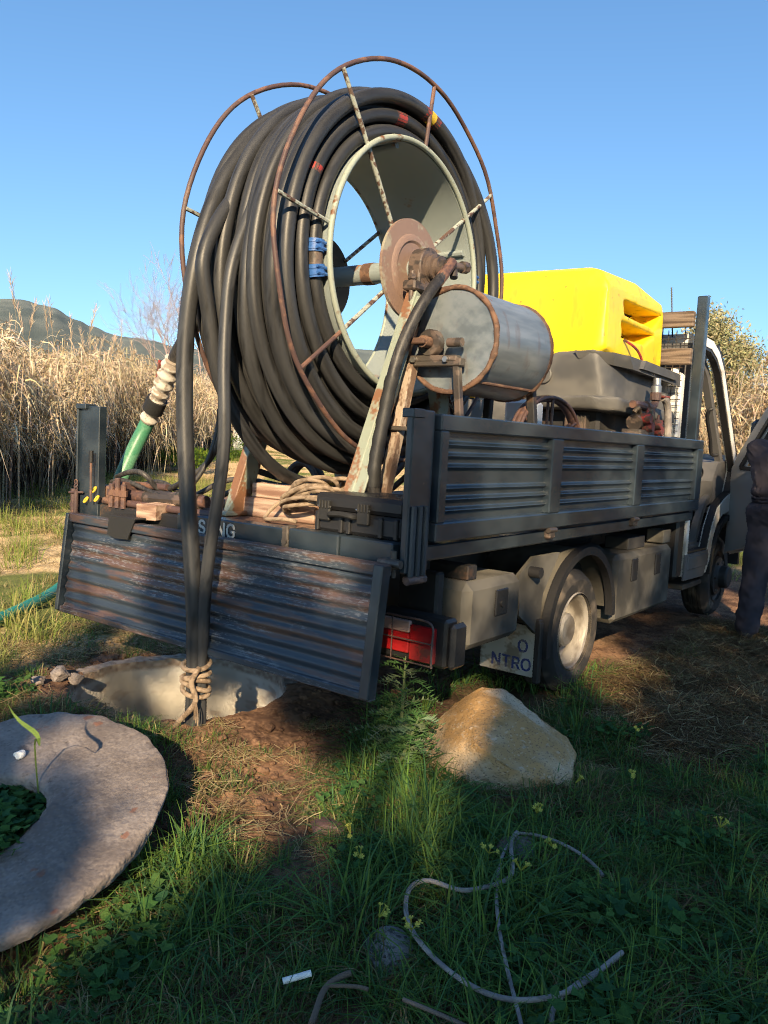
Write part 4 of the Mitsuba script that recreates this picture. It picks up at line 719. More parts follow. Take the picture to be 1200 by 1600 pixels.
lidm = trimesh.Trimesh(lv_ @ LM[:3, :3].T + LC, np.vstack([lq[:, [0, 1, 2]], lq[:, [0, 2, 3]]]), process=False)
if lidm.volume < 0: lidm.invert()
LID = thing('concrete_cover', 'round concrete cover with a middle hole, lying tilted on the ground at the left', 'cover', lidm, CONC, 50)
def on_lid(u, v):
    d = R.T @ A([(u - 600) / F, (v - 800) / F, 1.0]); return C + d * (((LC - C) @ LN) / (d @ LN))
def stone(name, label, ctr, rad, seed, m_=ROCK, sub=4, amp=.25, flat=None, cat_='stone'):
    s = trimesh.creation.icosphere(sub, 1.0); v = s.vertices
    pl = np.random.default_rng(seed).normal(size=(9, 3)); pl /= np.linalg.norm(pl, axis=1, keepdims=True)
    for k, n in enumerate(pl): d = v @ n; v = v - np.maximum(d - (.62 + .03 * k), 0)[:, None] * n
    v = v * (1 + amp * (meshkit.fbm(v * 1.6 + seed, 4, seed)[:, None] - .5)); v = v + v * .05 * (meshkit.fbm(v * 9 + seed, 3, seed)[:, None] - .5)
    s.vertices = v * A(rad) + A(ctr); return thing(name, label, cat_, s, m_, True)
# the big rock: its own faces
rk = [(at(u, v, 'y', y)) for u, v, y in ((655, 1180, .42), (664, 1150, .50), (700, 1112, .56), (745, 1088, .62), (776, 1092, .64), (832, 1136, .62), (886, 1176, .60), (900, 1203, .58), (892, 1228, .50), (846, 1250, .40), (780, 1253, .30), (712, 1232, .28), (668, 1205, .33), (740, 1160, .30), (800, 1200, .28), (700, 1170, .33))]
rk += [p + A([-.10, .24, -.03]) for p in rk[1:9]] + [A([p[0], p[1], -.12]) for p in rk[8:14]]
rk += [at(728, 1096, 'y', .60), at(760, 1089, 'y', .70), at(650, 1178, 'y', .46), at(648, 1200, 'y', .40), at(700, 1245, 'y', .27)]
rkm = hull(rk); rkm = unman(man(rkm).refine_to_length(.012)); trimesh.smoothing.filter_taubin(rkm, .5, .53, 1); v = rkm.vertices
rkm.vertices = v + rkm.vertex_normals * ((meshkit.fbm(v * 3.2, 2, 5) - .5) * .05 + (np.abs(meshkit.fbm(v * 9, 3, 8) - .5)) * -.035 + (meshkit.fbm(v * 30, 3, 9) - .5) * .012)[:, None]
thing('boulder', 'large speckled tan granite boulder in the grass behind the rear wheel', 'rock', rkm, ROCK, True)
g0 = lambda u, v: (lambda p: A([p[0], p[1], float(gz(p[0], p[1]))]))(at(u, v, 'z', -.04))
stone('stone', 'flat reddish brown stone half buried in the dirt in the middle foreground', g0(512, 1300) + A([0, 0, -.0]), (.085, .06, .05), 3, BROWN)
stone('stone', 'pale speckled grey stone beside the cord in the lower middle foreground', g0(608, 1475) + A([0, 0, .0]), (.085, .09, .075), 5, ROCK2)
stone('stone', 'dark rounded stone behind the loop of grey cord', g0(805, 1345) + A([0, 0, .02]), (.085, .09, .07), 8, GREASE)
ps = on_lid(32, 1184); stone('pebble', 'small white pebble lying on the manhole cover', ps + LN * .015, (.018, .022, .018), 4, CLEANW, 3)
for k, (u, v, s) in enumerate(((118, 1088, .045), (92, 1090, .06), (60, 1100, .04), (420, 1165, .03), (345, 1180, .025))):
    stone('rubble', ['broken concrete lump on the left rim of the manhole', 'largest broken lump beside the left rim of the manhole', 'leftmost broken lump near the manhole', 'small clod in the dirt right of the manhole', 'smallest clod between manhole and cover'][k], g0(u, v) + A([0, 0, s * .5]), (s, s * .9, s * .7), 20 + k, CONC if k < 3 else GROUND, 3, .5, cat_='rubble')

# ------------------------------------------------------------------ cords and litter on the ground
def gtube(px, dz, r, n=70):
    def lift(u, v):
        p = g0(u, v)
        for _ in range(3): p = at(u, v, 'z', float(gz(p[0], p[1])) + dz)
        return p
    return tube(spl([lift(u, v) for u, v in px], n), r, 8)
thing('cord', 'grey cord looped on the grass in the lower right foreground', 'cord', gtube([(808, 1300), (800, 1340), (795, 1372), (758, 1386), (715, 1390), (672, 1376), (645, 1383), (634, 1412), (642, 1450), (685, 1503), (745, 1545), (800, 1562), (868, 1556), (920, 1530), (972, 1488)], .09, .007), CORD, True)
thing('cord', 'grey cord running straight down to the bottom edge of the foreground', 'cord', gtube([(810, 1302), (786, 1335), (776, 1385), (780, 1450), (794, 1520), (812, 1590), (822, 1640)], .08, .0055), CORD, True)
thing('cord', 'brown cord end curving away right of the grey loop', 'cord', gtube([(810, 1302), (850, 1308), (900, 1330), (942, 1368)], .08, .0055), CORD, True)
thing('cord', 'short grey cord tail at the bottom right of the loop', 'cord', gtube([(972, 1488), (930, 1520), (880, 1555), (862, 1600)], .08, .0065), CORD, True)
pa, pb = g0(442, 1534) + A([0, 0, .09]), g0(486, 1531) + A([0, 0, .10]); thing('white_pipe_stub', 'short white plastic pipe lying in the grass at the bottom', 'pipe', rod(pa, pb, .008, 12), CLEANW)
thing('fallen_branch', 'dark forked branch lying in the grass at the bottom centre', 'branch', cat([gtube([(486, 1600), (500, 1560), (512, 1540), (548, 1520)], .09, .008, 20), gtube([(512, 1540), (560, 1542), (575, 1546)], .09, .005, 12)]), BARK, True)
thing('fallen_branch', 'long thin stick lying in the grass at the bottom right of the forked branch', 'branch', gtube([(630, 1562), (670, 1578), (720, 1600), (760, 1620)], .09, .0055, 12), WOOD, True)
thing('fallen_branch', 'thin curved twig beneath the boulder', 'branch', gtube([(770, 1248), (800, 1246), (850, 1252), (890, 1264)], .03, .005, 12), BARK, True)

# ------------------------------------------------------------------ the person at the cab door
def limb(js):
    parts = []
    for a, b, ra, rb in js:
        sp = lambda c, r: m3.Manifold.sphere(r, 24).translate(list(map(float, c)))
        parts.append(m3.Manifold.batch_hull([sp(a, ra), sp(b, rb)]))
    return m3.Manifold.batch_boolean(parts, m3.OpType.Add)
def soft(m, L=.022, it=18):
    t = unman(m.refine_to_length(L)); t.merge_vertices(); trimesh.smoothing.filter_taubin(t, .5, .53, it); return t
PO = A([.475, 4.06, 0.0])
def pj(x, y, z): return PO + A([x, y, z])
hipL, hipR, knL, knR, anL, anR = pj(-.10, 0, .93), pj(.10, .0, .93), pj(-.14, -.03, .50), pj(.13, .06, .50), pj(-.16, -.06, .10), pj(.16, .06, .10)
chest, shL, shR, nk, hd = pj(-.05, .05, 1.26), pj(-.21, .08, 1.40), pj(.20, .14, 1.43), pj(.12, .24, 1.49), pj(.30, .42, 1.53)
elL, elR, wrL, wrR = pj(-.17, .28, 1.20), pj(.30, .30, 1.18), pj(-.10, .50, 1.28), pj(.26, .52, 1.25)
def fingers(w, d, s):
    d = A(d, float) / np.linalg.norm(d); up = A([0, 0, 1.0]); sd = np.cross(d, up); sd /= np.linalg.norm(sd); J = [(w, w + d * .075, .026, .034)]
    for k in range(4):
        b = w + d * .075 + sd * (k - 1.5) * .02; m_ = b + d * (.036 + .004 * (k in (1, 2))); J += [(b, m_, .010, .009), (m_, m_ + d * .02 - up * .022, .009, .008)]
    b = w + d * .025 + sd * s * .03; J += [(b, b + d * .03 + sd * s * .022, .012, .0105), (b + d * .03 + sd * s * .022, b + d * .055 + sd * s * .02, .0105, .009)]
    return J
body = limb([(pj(0, 0, .95), chest, .13, .14), (chest, nk, .12, .06), (nk, hd, .055, .07), (hd, hd + A([.02, .03, .05]), .095, .10), (hd + A([.02, .05, -.03]), hd + A([.03, .09, -.07]), .07, .045),
             (shL, elL, .05, .04), (elL, wrL, .04, .028), (shR, elR, .05, .04), (elR, wrR, .04, .028), (shL, shR, .05, .05), (hipL, knL, .08, .055), (knL, anL, .055, .04), (hipR, knR, .08, .055), (knR, anR, .055, .04),
             (hd + A([.05, .14, .0]), hd + A([.055, .155, -.02]), .014, .016), (hd + A([-.075, .03, 0]), hd + A([-.075, .03, -.04]), .022, .014), (hd + A([.115, .03, 0]), hd + A([.115, .03, -.04]), .022, .014)] + fingers(wrL, wrL - elL, 1) + fingers(wrR, wrR - elR, -1))
PE = thing('person', 'person in dark work coveralls at the open cab door, seen from behind', 'person', soft(body, .012, 8), SKIN, True)
cov = limb([(pj(-.01, 0, .98), chest, .175, .205), (chest, nk, .19, .09), (shL, shR, .085, .085), (shL, chest, .10, .16), (shR, chest, .10, .16), (shL, elL, .085, .068), (elL, wrL, .066, .05), (shR, elR, .085, .068), (elR, wrR, .066, .05),
            (hipL, hipR, .15, .15), (hipL, knL, .128, .098), (knL, anL, .098, .088), (hipR, knR, .128, .098), (knR, anR, .098, .088)])
cv = soft(cov, .018, 12); v = cv.vertices.copy(); n = cv.vertex_normals; zz = v[:, 2]
wr = (meshkit.fbm((v + v[:, [2, 0, 1]] * .5) * A([9, 9, 11]) + 3, 3, 4) - .5) * .034 - .010 * np.abs(meshkit.noise((v + v[:, [1, 2, 0]] * .6) * A([16, 16, 22]), 9) - .5) * 2
wr += -.028 * np.exp(-((zz - 1.045) / .022) ** 2) + .014 * np.exp(-((zz - 1.10) / .04) ** 2) + .014 * np.exp(-((zz - .98) / .04) ** 2)
pleat = np.exp(-((zz - 1.05) / .07) ** 2) * .006 * np.sin(np.arctan2(v[:, 1] - PO[1], v[:, 0] - PO[0]) * 34)
cv.vertices = v + n * (wr + pleat)[:, None]; put(PE + '__coverall', cv, CLOTH, True)
t = np.linspace(0, 2 * np.pi, 90, endpoint=False)
def girdle(z, off, amp, k, w, key):
    from scipy.spatial import cKDTree
    pts_ = []
    sl_ = cv.vertices[np.abs(cv.vertices[:, 2] - z) < .02]; c_ = sl_[:, :2].mean(0); an_ = np.arctan2(sl_[:, 1] - c_[1], sl_[:, 0] - c_[0]); rd = np.hypot(*(sl_[:, :2] - c_).T)
    for a in t:
        dd = np.abs((an_ - a + np.pi) % (2 * np.pi) - np.pi); rr_ = np.sort(rd[np.argsort(dd)[:8]])[-3:].mean(); pts_.append(rr_)
    from scipy.ndimage import gaussian_filter1d
    pts_ = gaussian_filter1d(A(pts_), 2, mode='wrap') + off + amp * np.sin(t * k)
    put(PE + key, tube(np.stack([c_[0] + pts_ * np.cos(t), c_[1] + pts_ * np.sin(t), z + .004 * np.sin(t * 9)], 1), w, 8, True), CLOTH, True)
for z_ in (1.035, 1.055): girdle(z_, .004, .004, 36, .010, '__waist_elastic')
put(PE + '__hair', soft(limb([(hd + A([.01, .0, .05]), hd + A([.02, .05, .075]), .105, .085), (hd + A([0, -.02, -.02]), hd + A([.0, -.01, .04]), .085, .10)]), .02, 10), HAIR, True)
for an, d in ((anL, -1), (anR, 1)):
    put(PE + '__boot', soft(limb([(A([an[0], an[1] - .02, .05]), A([an[0] + d * .02, an[1] + .17, .035]), .055, .042), (A([an[0], an[1] - .03, .04]), A([an[0], an[1], .13]), .045, .055)]), .02, 8), GREASE, True)

# ------------------------------------------------------------------ vegetation
class Blades:
    def __init__(s): s.v, s.f, s.c, s.n = [], [], [], 0
    def add(s, pts, w, col, side=None):
        p = A(pts, float); k = len(p); t = np.gradient(p, axis=0); sd = np.cross(t, (0, 0, 1)) if side is None else np.broadcast_to(side, p.shape)
        sd = sd / (np.linalg.norm(sd, axis=1, keepdims=True) + 1e-9); w = np.broadcast_to(w, (k,))[:, None]
        s.v.append(np.stack([p - sd * w / 2, p + sd * w / 2], 1).reshape(-1, 3)); i = np.arange(k - 1) * 2 + s.n
        s.f.append(np.vstack([np.stack([i, i + 1, i + 3], 1), np.stack([i, i + 3, i + 2], 1)])); s.c.append(np.broadcast_to(col, (2 * k, 3))); s.n += 2 * k
    def tri(s, V, Fc, col): s.v.append(A(V)); s.f.append(A(Fc) + s.n); s.c.append(np.broadcast_to(col, (len(V), 3))); s.n += len(V)
    def mesh(s): return (np.vstack(s.v), np.vstack(s.f)), np.vstack(s.c)
def group(key, B, m_=THIN):
    mesh, col = B.mesh(); scene[key] = {'type': 'shapegroup', 'part': mikit.ply(mesh, m_, False, color=col)}
def jit(c, a=.25): c = A(c, float); return c * (1 + rng.uniform(-a, a)) * (1 + rng.uniform(-.08, .08, 3))
GR, GR2, DRY, STR = (.105, .205, .06), (.080, .180, .075), (.34, .27, .14), (.50, .39, .22)
def tuft(n, h, spread, w, cols, droop=.5, seg=4):
    B = Blades()
    for _ in range(n):
        a, r = rng.uniform(0, 6.283), spread * rng.random() ** .5; b = A([r * math.cos(a), r * math.sin(a), -.01]); d = a + rng.normal(0, .8); hh_ = h * rng.uniform(.5, 1.1); le = hh_ * rng.uniform(.1, droop * 1.6)
        t = np.linspace(0, 1, seg); p = b + np.stack([math.cos(d) * le * t ** 1.8, math.sin(d) * le * t ** 1.8, hh_ * (t - .25 * droop * t ** 3 * le / hh_ * 2)], 1)
        B.add(p, w * rng.uniform(.6, 1.2) * (1 - t ** 2 * .92), jit(cols[rng.integers(len(cols))]), side=(-math.sin(d + rng.normal(0, .5)), math.cos(d), .0))
    return B
def straw(n, spread, L, cols):
    B = Blades()
    for _ in range(n):
        a, r, d = rng.uniform(0, 6.283), spread * rng.random() ** .5, rng.uniform(0, 6.283); l = L * rng.uniform(.3, 1); t = np.linspace(-.5, .5, 4); cu = rng.normal(0, .35)
        ti = rng.normal(0, .18)
        p = np.stack([r * math.cos(a) + l * t * math.cos(d) - cu * l * t * t * math.sin(d), r * math.sin(a) + l * t * math.sin(d) + cu * l * t * t * math.cos(d), .006 + .02 * rng.random() + np.abs(ti) * l * .5 + ti * l * t], 1)
        B.add(p, rng.uniform(.0015, .004), jit(cols[rng.integers(len(cols))]), side=(-math.sin(d), math.cos(d), rng.normal(0, .4)))
    return B
def leafy(n, spread, size, h, cols):
    B = Blades()
    for _ in range(n):
        a, r = rng.uniform(0, 6.283), spread * rng.random() ** .5; c = A([r * math.cos(a), r * math.sin(a), h * rng.uniform(.25, 1)]); s = size * rng.uniform(.6, 1.2)
        nrm = A([rng.normal(0, .4), rng.normal(0, .4), 1]); M = frame(nrm); k = 9; t = np.arange(k) * 2 * np.pi / k + rng.random(); rad = s * (1 + .22 * np.cos(5 * t)); rad[0] *= .45
        V = np.vstack([[0, 0, -.12 * s], np.stack([rad * np.cos(t), rad * np.sin(t), rng.normal(0, .10 * s, k)], 1)]) @ M[:3, :3].T + c
        Fc = [[0, 1 + q_, 1 + (q_ + 1) % k] for q_ in range(k)]; cc = jit(cols[rng.integers(len(cols))]); B.tri(V, Fc, cc)
        B.add([A([c[0] * .6, c[1] * .6, -.01]), (c + A([c[0] * .6, c[1] * .6, 0])) / 2 + A([0, 0, .0]), V[0]], .003, A(cc) * .9, side=(1, .3, 0))
    return B
for k in range(3): group(f'tuft_tall_{k}', tuft(46, .27, .08, .0075, [GR, GR2, (.13, .22, .05)], 1.15))
for k in range(3): group(f'tuft_short_{k}', tuft(50, .11, .09, .0055, [GR, GR2, (.13, .21, .05), DRY], 1.0, 4))
for k in range(2): group(f'tuft_dry_{k}', tuft(46, .10, .10, .004, [DRY, STR, (.16, .15, .05)], .9, 3))
for k in range(2): group(f'tuft_light_{k}', tuft(55, .20, .10, .0055, [(.27, .32, .08), (.19, .27, .06), (.36, .34, .13)], .9))
for k in range(3): group(f'straw_{k}', straw(60, .12, .16, [STR, DRY, (.20, .13, .07), (.45, .37, .22)]))
for k in range(2): group(f'straw_dark_{k}', straw(60, .12, .13, [(.16, .11, .06), (.22, .16, .08), (.10, .07, .04)]))
for k in range(3): group(f'leafy_{k}', leafy(44, .12, .017, .11, [(.06, .14, .045), (.085, .17, .05), (.045, .115, .05)]))
CNT = {}
def inst(name, gkey, p, s, rz, tilt=(0, 0)):
    CNT[name] = CNT.get(name, 0) + 1
    scene[f'{name}__{CNT[name]:03d}'] = {'type': 'instance', 'shapegroup': {'type': 'ref', 'id': gkey}, 'to_world': T().translate([float(a) for a in p]).rotate([0, 0, 1], float(rz)).rotate([1, 0, 0], float(tilt[0])).scale(float(s))}
def poly(px): return Polygon([tuple(at(u, v, 'z', -.03)[:2]) for u, v in px])
soil = poly([(0, 985), (100, 975), (320, 1010), (470, 1060), (575, 1090), (545, 1180), (520, 1260), (560, 1330), (440, 1340), (300, 1310), (270, 1180), (60, 1120), (0, 1110)])
hay = poly([(930, 960), (1260, 900), (1300, 1180), (1080, 1230), (900, 1120)])
lidp = Polygon([tuple((LC + LM[:3, 0] * .58 * math.cos(t) + LM[:3, 1] * .58 * math.sin(t))[:2]) for t in np.linspace(0, 6.283, 40)])
rockp = Polygon([tuple(p[:2]) for p in rk]).convex_hull.buffer(-.03); rockf = rockp.buffer(.16)
holep = Point(*LC[:2]).buffer(.17)
noplace = lambda x, y: np.hypot(x - MH[0], y - MH[1]) < .62
def scatter(n, x0, x1, y0, y1):
    return np.stack([rng.uniform(x0, x1, n), rng.uniform(y0, y1, n)], 1)
def mask(P_, pg_): return contains_xy(pg_, P_[:, 0], P_[:, 1])
P_ = scatter(11000, -3.2, 2.6, -2.2, 4.6)
d = P_ - C[:2]; dist = np.hypot(*d.T); fw = d @ (R[2][:2] / np.linalg.norm(R[2][:2]))
ok = (np.hypot(P_[:, 0] - MH[0], P_[:, 1] - MH[1]) > .70) & ~mask(P_, lidp) & ~mask(P_, rockp) & (fw > .9)
under = (P_[:, 0] > -2.0) & (P_[:, 0] < -.05) & (P_[:, 1] > .45)
P_ = P_[ok & ~under]; Zp = gz(P_[:, 0], P_[:, 1]); S_, Hy = mask(P_, soil), mask(P_, hay); N1 = meshkit.fbm(np.c_[P_ * 1.5, P_[:, :1] * 0], 3, 21); N2 = meshkit.fbm(np.c_[P_ * 3.1, P_[:, :1] * 0], 3, 33)
RF = mask(P_, rockf)
for (x, y), z, so, hy, n1, n2, rf in zip(P_, Zp, S_, Hy, N1, N2, RF):
    rz = rng.uniform(0, 360); u = rng.random(); left = x < -2.0
    if so:
        if u < .15: inst('straw_litter', f'straw_{rng.integers(3)}', (x, y, z + .01), rng.uniform(.5, 1.0), rz)
        elif u < .34: inst('grass', f'tuft_short_{rng.integers(3)}', (x, y, z), rng.uniform(.4, .8), rz)
    elif hy:
        if u < .8: inst('straw_litter', f'straw_dark_{rng.integers(2)}' if u < .55 else f'straw_{rng.integers(3)}', (x, y, z + .012), rng.uniform(.7, 1.2), rz)
        elif u < .86 and n2 > .5: inst('grass', f'tuft_short_{rng.integers(3)}', (x, y, z), rng.uniform(.5, 1), rz)
    elif left:
        if u < .4: inst('grass', f'tuft_light_{rng.integers(2)}' if n1 > .47 else f'tuft_dry_{rng.integers(2)}', (x, y, z), rng.uniform(.35, .9), rz)
        elif u < .8: inst('straw_litter', f'straw_{rng.integers(3)}', (x, y, z + .01), rng.uniform(.7, 1.2), rz)
    else:
        if rf: u = max(u, .5)
        if u < .34 and n1 > .42: inst('grass', f'tuft_tall_{rng.integers(3)}', (x, y, z), rng.uniform(.45, .95) * (1.1 if n2 > .5 else .7), rz)
        elif u < .66: inst('grass', f'tuft_short_{rng.integers(3)}', (x, y, z), rng.uniform(.6, 1.3), rz)
        elif u < .78 and n2 > .50: inst('ground_cover', f'leafy_{rng.integers(3)}', (x, y, z), rng.uniform(.6, 1.2), rz)
        elif u < .85: inst('straw_litter', f'straw_dark_{rng.integers(2)}' if u < .82 else f'straw_{rng.integers(3)}', (x, y, z + .01), rng.uniform(.7, 1.2), rz)
for x, y in scatter(90, LC[0] - .2, LC[0] + .2, LC[1] - .2, LC[1] + .2):   # growing up through the hole of the cover
    if math.hypot(x - LC[0], y - LC[1]) < .19: inst('ground_cover', f'leafy_{rng.integers(3)}', (x, y, LC[2] - .10), rng.uniform(.8, 1.1), rng.uniform(0, 360))
for u, v, s in ((60, 990, 1.5), (100, 975, 1.3), (40, 1000, 1.4), (80, 1005, 1.2), (130, 970, 1.2), (20, 980, 1.3), (150, 985, .9), (0, 1010, 1.2)):
    p = g0(u, v); inst('grass', 'tuft_light_0', p, s, rng.uniform(0, 360))
for u, v, s in ((600, 1130, .9), (620, 1140, 1.0), (660, 1110, .9), (690, 1090, .8), (720, 1075, .8), (640, 1160, 1.1), (590, 1160, .9), (565, 1180, .8), (780, 1080, .9), (880, 1090, 1.0), (920, 1110, .9), (900, 1140, .9), (655, 1290, 1.3), (640, 1270, 1.3), (670, 1300, 1.2), (625, 1230, 1.1), (600, 1250, 1.0), (760, 1065, 1.0), (800, 1075, 1.0), (860, 1075, 1.0), (830, 1085, 1.1), (905, 1075, .9), (560, 1240, .9), (940, 1060, .7), (640, 1190, 1.2), (590, 1200, 1.0), (560, 1450, 1.1), (545, 1430, 1.1)):
    p = g0(u, v); inst('grass', f'tuft_tall_{rng.integers(3)}', p, s, rng.uniform(0, 360))
# far field: coarser, to the reeds
for x, y in np.vstack([scatter(2600, -16, -3.0, -2, 16), scatter(900, -30, -14, 4, 30), scatter(700, -4, 9, 7, 16)]):
    n_ = meshkit.noise(A([x * .5, y * .5, 0]), 4); inst('grass', f'tuft_light_{rng.integers(2)}' if rng.random() < -.1 + .9 * n_ else f'tuft_dry_{rng.integers(2)}', (x, y, gz(x, y)), rng.uniform(.7, 1.9), rng.uniform(0, 360))
cl_ = trimesh.creation.icosphere(2, 1.0)
for k in range(3):
    m_ = cl_.copy(); m_.vertices = m_.vertices * (1 + 1.1 * (meshkit.fbm(m_.vertices * 1.7 + 9 * k, 3, k)[:, None] - .5)) * A([1, .9, .65]); scene[f'clod_{k}'] = {'type': 'shapegroup', 'part': mikit.ply(m_, GROUND, 30)}
cp2 = scatter(2600, -3.2, .6, -1.2, 1.2); cp2 = cp2[mask(cp2, soil) & (np.hypot(cp2[:, 0] - MH[0], cp2[:, 1] - MH[1]) > .66) & ~mask(cp2, lidp)]
for x, y in cp2[:620]: inst('soil_clods', f'clod_{rng.integers(3)}', (x, y, gz(x, y) + .004), .008 + .022 * rng.random() ** 3, rng.uniform(0, 360))
tag('soil_clods', 'loose reddish brown clods of soil round the manhole', 'soil', kind='stuff')
tag('grass', 'green and straw coloured grass covering the field and the foreground', 'grass', kind='stuff')
tag('straw_litter', 'dry straw and cut stems littering the bare soil and trampled ground', 'straw', kind='stuff')
tag('ground_cover', 'low broad leaved weeds among the grass in the foreground', 'weeds', kind='stuff')
# yellow trumpet flowers
FL = {(990, 1185): 'uppermost yellow flower right of the boulder, by the hay', (1000, 1205): 'yellow flower at the lower right of the cluster beside the boulder', (970, 1170): 'uppermost yellow flower right of the boulder', (985, 1270): 'yellow flower in the grass to the lower right of the boulder',
      (835, 1320): 'yellow flower beside the bend where the cords meet', (862, 1378): 'yellow flower below the brown cord end', (810, 1415): 'yellow flower just right of the straight grey cord', (895, 1280): 'yellow flower at the lower right foot of the boulder', (590, 1475): 'yellow flower left of the grey stone in the foreground',
      (640, 1500): 'yellow flower just right of the grey stone', (665, 1505): 'yellow flower right of the grey stone, the right one of a pair', (690, 1180): 'yellow flower against the left side of the boulder', (545, 1355): 'yellow flower near the brown stone, the upper of two', (560, 1390): 'yellow flower near the brown stone, the lower of two',
      (1030, 1245): 'yellow flower far right of the boulder', (505, 1355): 'leftmost yellow flower, under the reddish brown stone', (1120, 1350): 'rightmost yellow flower in the foreground', (760, 1390): 'yellow flower inside the loop of grey cord'}
def flower(u, v, lab, h=.12):
    p = g0(u, v); B = Blades(); k = rng.integers(3, 6)
    for q_ in range(k):
        d = A([rng.normal(0, .5), rng.normal(0, .5), .6]); d /= np.linalg.norm(d); t = p + A([0, 0, h]) + d * .03; M = frame(d)
        for j in range(5):
            a = j * 2 * np.pi / 5; e = M[:3, 0] * math.cos(a) + M[:3, 1] * math.sin(a); s_ = np.cross(e, d)
            B.add([t - d * .03, t, t + d * .006 + e * .008], [.003, .004, .006], (.52, .52, .12), side=s_)
        B.add([p + A([0, 0, -.01]), p + A([0, 0, h * .7]), t - d * .03], .003, (.08, .14, .03), side=(1, .2, 0))
    mesh, col = B.mesh(); thing('yellow_flower', lab, 'flower', mesh, THIN, False, group='yellow wild flowers in the foreground grass', color=col)
for u, v in ((990, 1185), (985, 1270), (835, 1320), (862, 1378), (810, 1415), (895, 1280), (590, 1475), (640, 1500), (690, 1180), (545, 1355), (560, 1390), (1120, 1350), (760, 1390)):
    flower(u, v, FL[(u, v)])
# the thistle in front of the tail lamp
def thistle(B, b, top):
    ax = top - b; H = np.linalg.norm(ax)
    B.add(b + np.linspace(0, 1, 6)[:, None] * ax, [.016, .015, .013, .011, .008, .004], (.22, .28, .14), side=(.8, .6, 0)); B.add(b + np.linspace(0, 1, 6)[:, None] * ax, [.016, .015, .013, .011, .008, .004], (.14, .19, .09), side=(-.6, .8, 0))
    for k in range(44):
        f = .05 + .93 * (k / 44); a = k * 2.4; L = .45 * H * (1 - .55 * f) * rng.uniform(.8, 1.15); d = A([math.cos(a), math.sin(a), 0]); o_ = b + ax * f; t = np.linspace(0, 1, 9)
        p = o_ + d * (L * t)[:, None] + A([0, 0, 1]) * (L * (.55 * t - .55 * t ** 2.2))[:, None]; cc = jit((.13, .25, .085) if k % 3 else (.24, .32, .18), .15); s_ = np.cross(d, (0, 0, 1))
        B.add(p, .010 * (1 - .8 * t), cc, side=s_)
        for j in range(1, 9):
            for sg in (-1, 1):
                l = .045 * (1 - .6 * j / 9); e = p[j] + (s_ * sg * .8 + d * .6 + A([0, 0, rng.uniform(.0, .5)])) * l
                B.add([p[j], (p[j] + e) / 2, e], [.010, .008, .001], cc, side=d)
    return B
B = Blades(); b_ = g0(622, 1205); thistle(B, b_, at(634, 1025, 'y', b_[1] - .02)); thistle(B, b_ + A([-.07, .05, 0]), at(612, 1090, 'y', b_[1] + .03)); thistle(B, b_ + A([.03, -.08, 0]), at(655, 1120, 'y', b_[1] - .10))
mesh, col = B.mesh(); thing('thistle', 'tall spiny thistle growing in front of the red tail lamp', 'thistle', mesh, THIN, False, color=col)
# long blade of a reed at the left, over the cover
B = Blades(); p0 = on_lid(75, 1262)
pr_ = [g0(70, 1300) + A([0, 0, .02]), on_lid(70, 1215) + A([.02, -.05, .12]), at(62, 1165, 'y', p0[1] - .10), at(40, 1120, 'y', p0[1] - .12), at(10, 1095, 'y', p0[1] - .14)]
B.add(spl([pr_[0], pr_[1], pr_[2]], 8), .006, (.14, .20, .06), side=(.8, .6, 0)); bl_ = spl([pr_[2], at(55, 1145, 'y', p0[1] - .12), at(35, 1130, 'y', p0[1] - .12), at(12, 1100, 'y', p0[1] - .14)], 8); B.add(bl_, [.004, .012, .018, .02, .018, .013, .007, .001], (.17, .26, .07), side=(.75, .6, .3))
mesh, col = B.mesh(); thing('reed_shoot', 'single green reed shoot rising from the hole of the manhole cover', 'plant', mesh, THIN, False, color=col)

# reeds: the bank at the left and behind the cab
def reed_clump(n, h, dense, cols, base=.8):
    B = Blades()
    for _ in range(n):
        x, y = rng.normal(0, .45, 2); hh_ = h * rng.uniform(.72, 1.12); a = rng.uniform(0, 6.283); le = rng.uniform(.05, .5); t = np.linspace(0, 1, 6); cc = jit(cols[rng.integers(len(cols))])
        p = np.stack([x + le * math.cos(a) * t ** 2, y + le * math.sin(a) * t ** 2, hh_ * t], 1); B.add(p, .022 * (1 - .7 * t), cc * .85, side=(-math.sin(a), math.cos(a), 0)); B.add(p, .022 * (1 - .7 * t), cc * .85, side=(math.cos(a), math.sin(a), 0))
        for _ in range(dense):
            f = rng.uniform(base / h, 1.0) ** .8; o_ = p[0] + (p[-1] - p[0]) * A([f * f, f * f, f]); b = rng.uniform(0, 6.283); L = rng.uniform(.3, .75); d = A([math.cos(b), math.sin(b), 0]); tt = np.linspace(0, 1, 5)
            q_ = o_ + rng.normal(0, .12, 3) * A([1, 1, .3]) + d * (L * .75 * tt)[:, None] + A([0, 0, 1]) * (L * (.45 * tt - rng.uniform(.7, 1.4) * tt ** 2))[:, None]
            B.add(q_, .026 * (1 - tt ** 1.5 * .95), jit(cols[rng.integers(len(cols))]), side=np.cross(d, (0, 0, 1)) + rng.normal(0, .3, 3))
    return B
RDC = [(.50, .40, .25), (.60, .50, .34), (.40, .32, .20), (.55, .43, .30), (.58, .49, .35)]
for k in range(4): group(f'reed_{k}', reed_clump(12, 2.85, 66, RDC, 1.0), LEAF)
for k in range(2): group(f'reed_low_{k}', reed_clump(26, 2.1, 20, RDC, .9), LEAF)
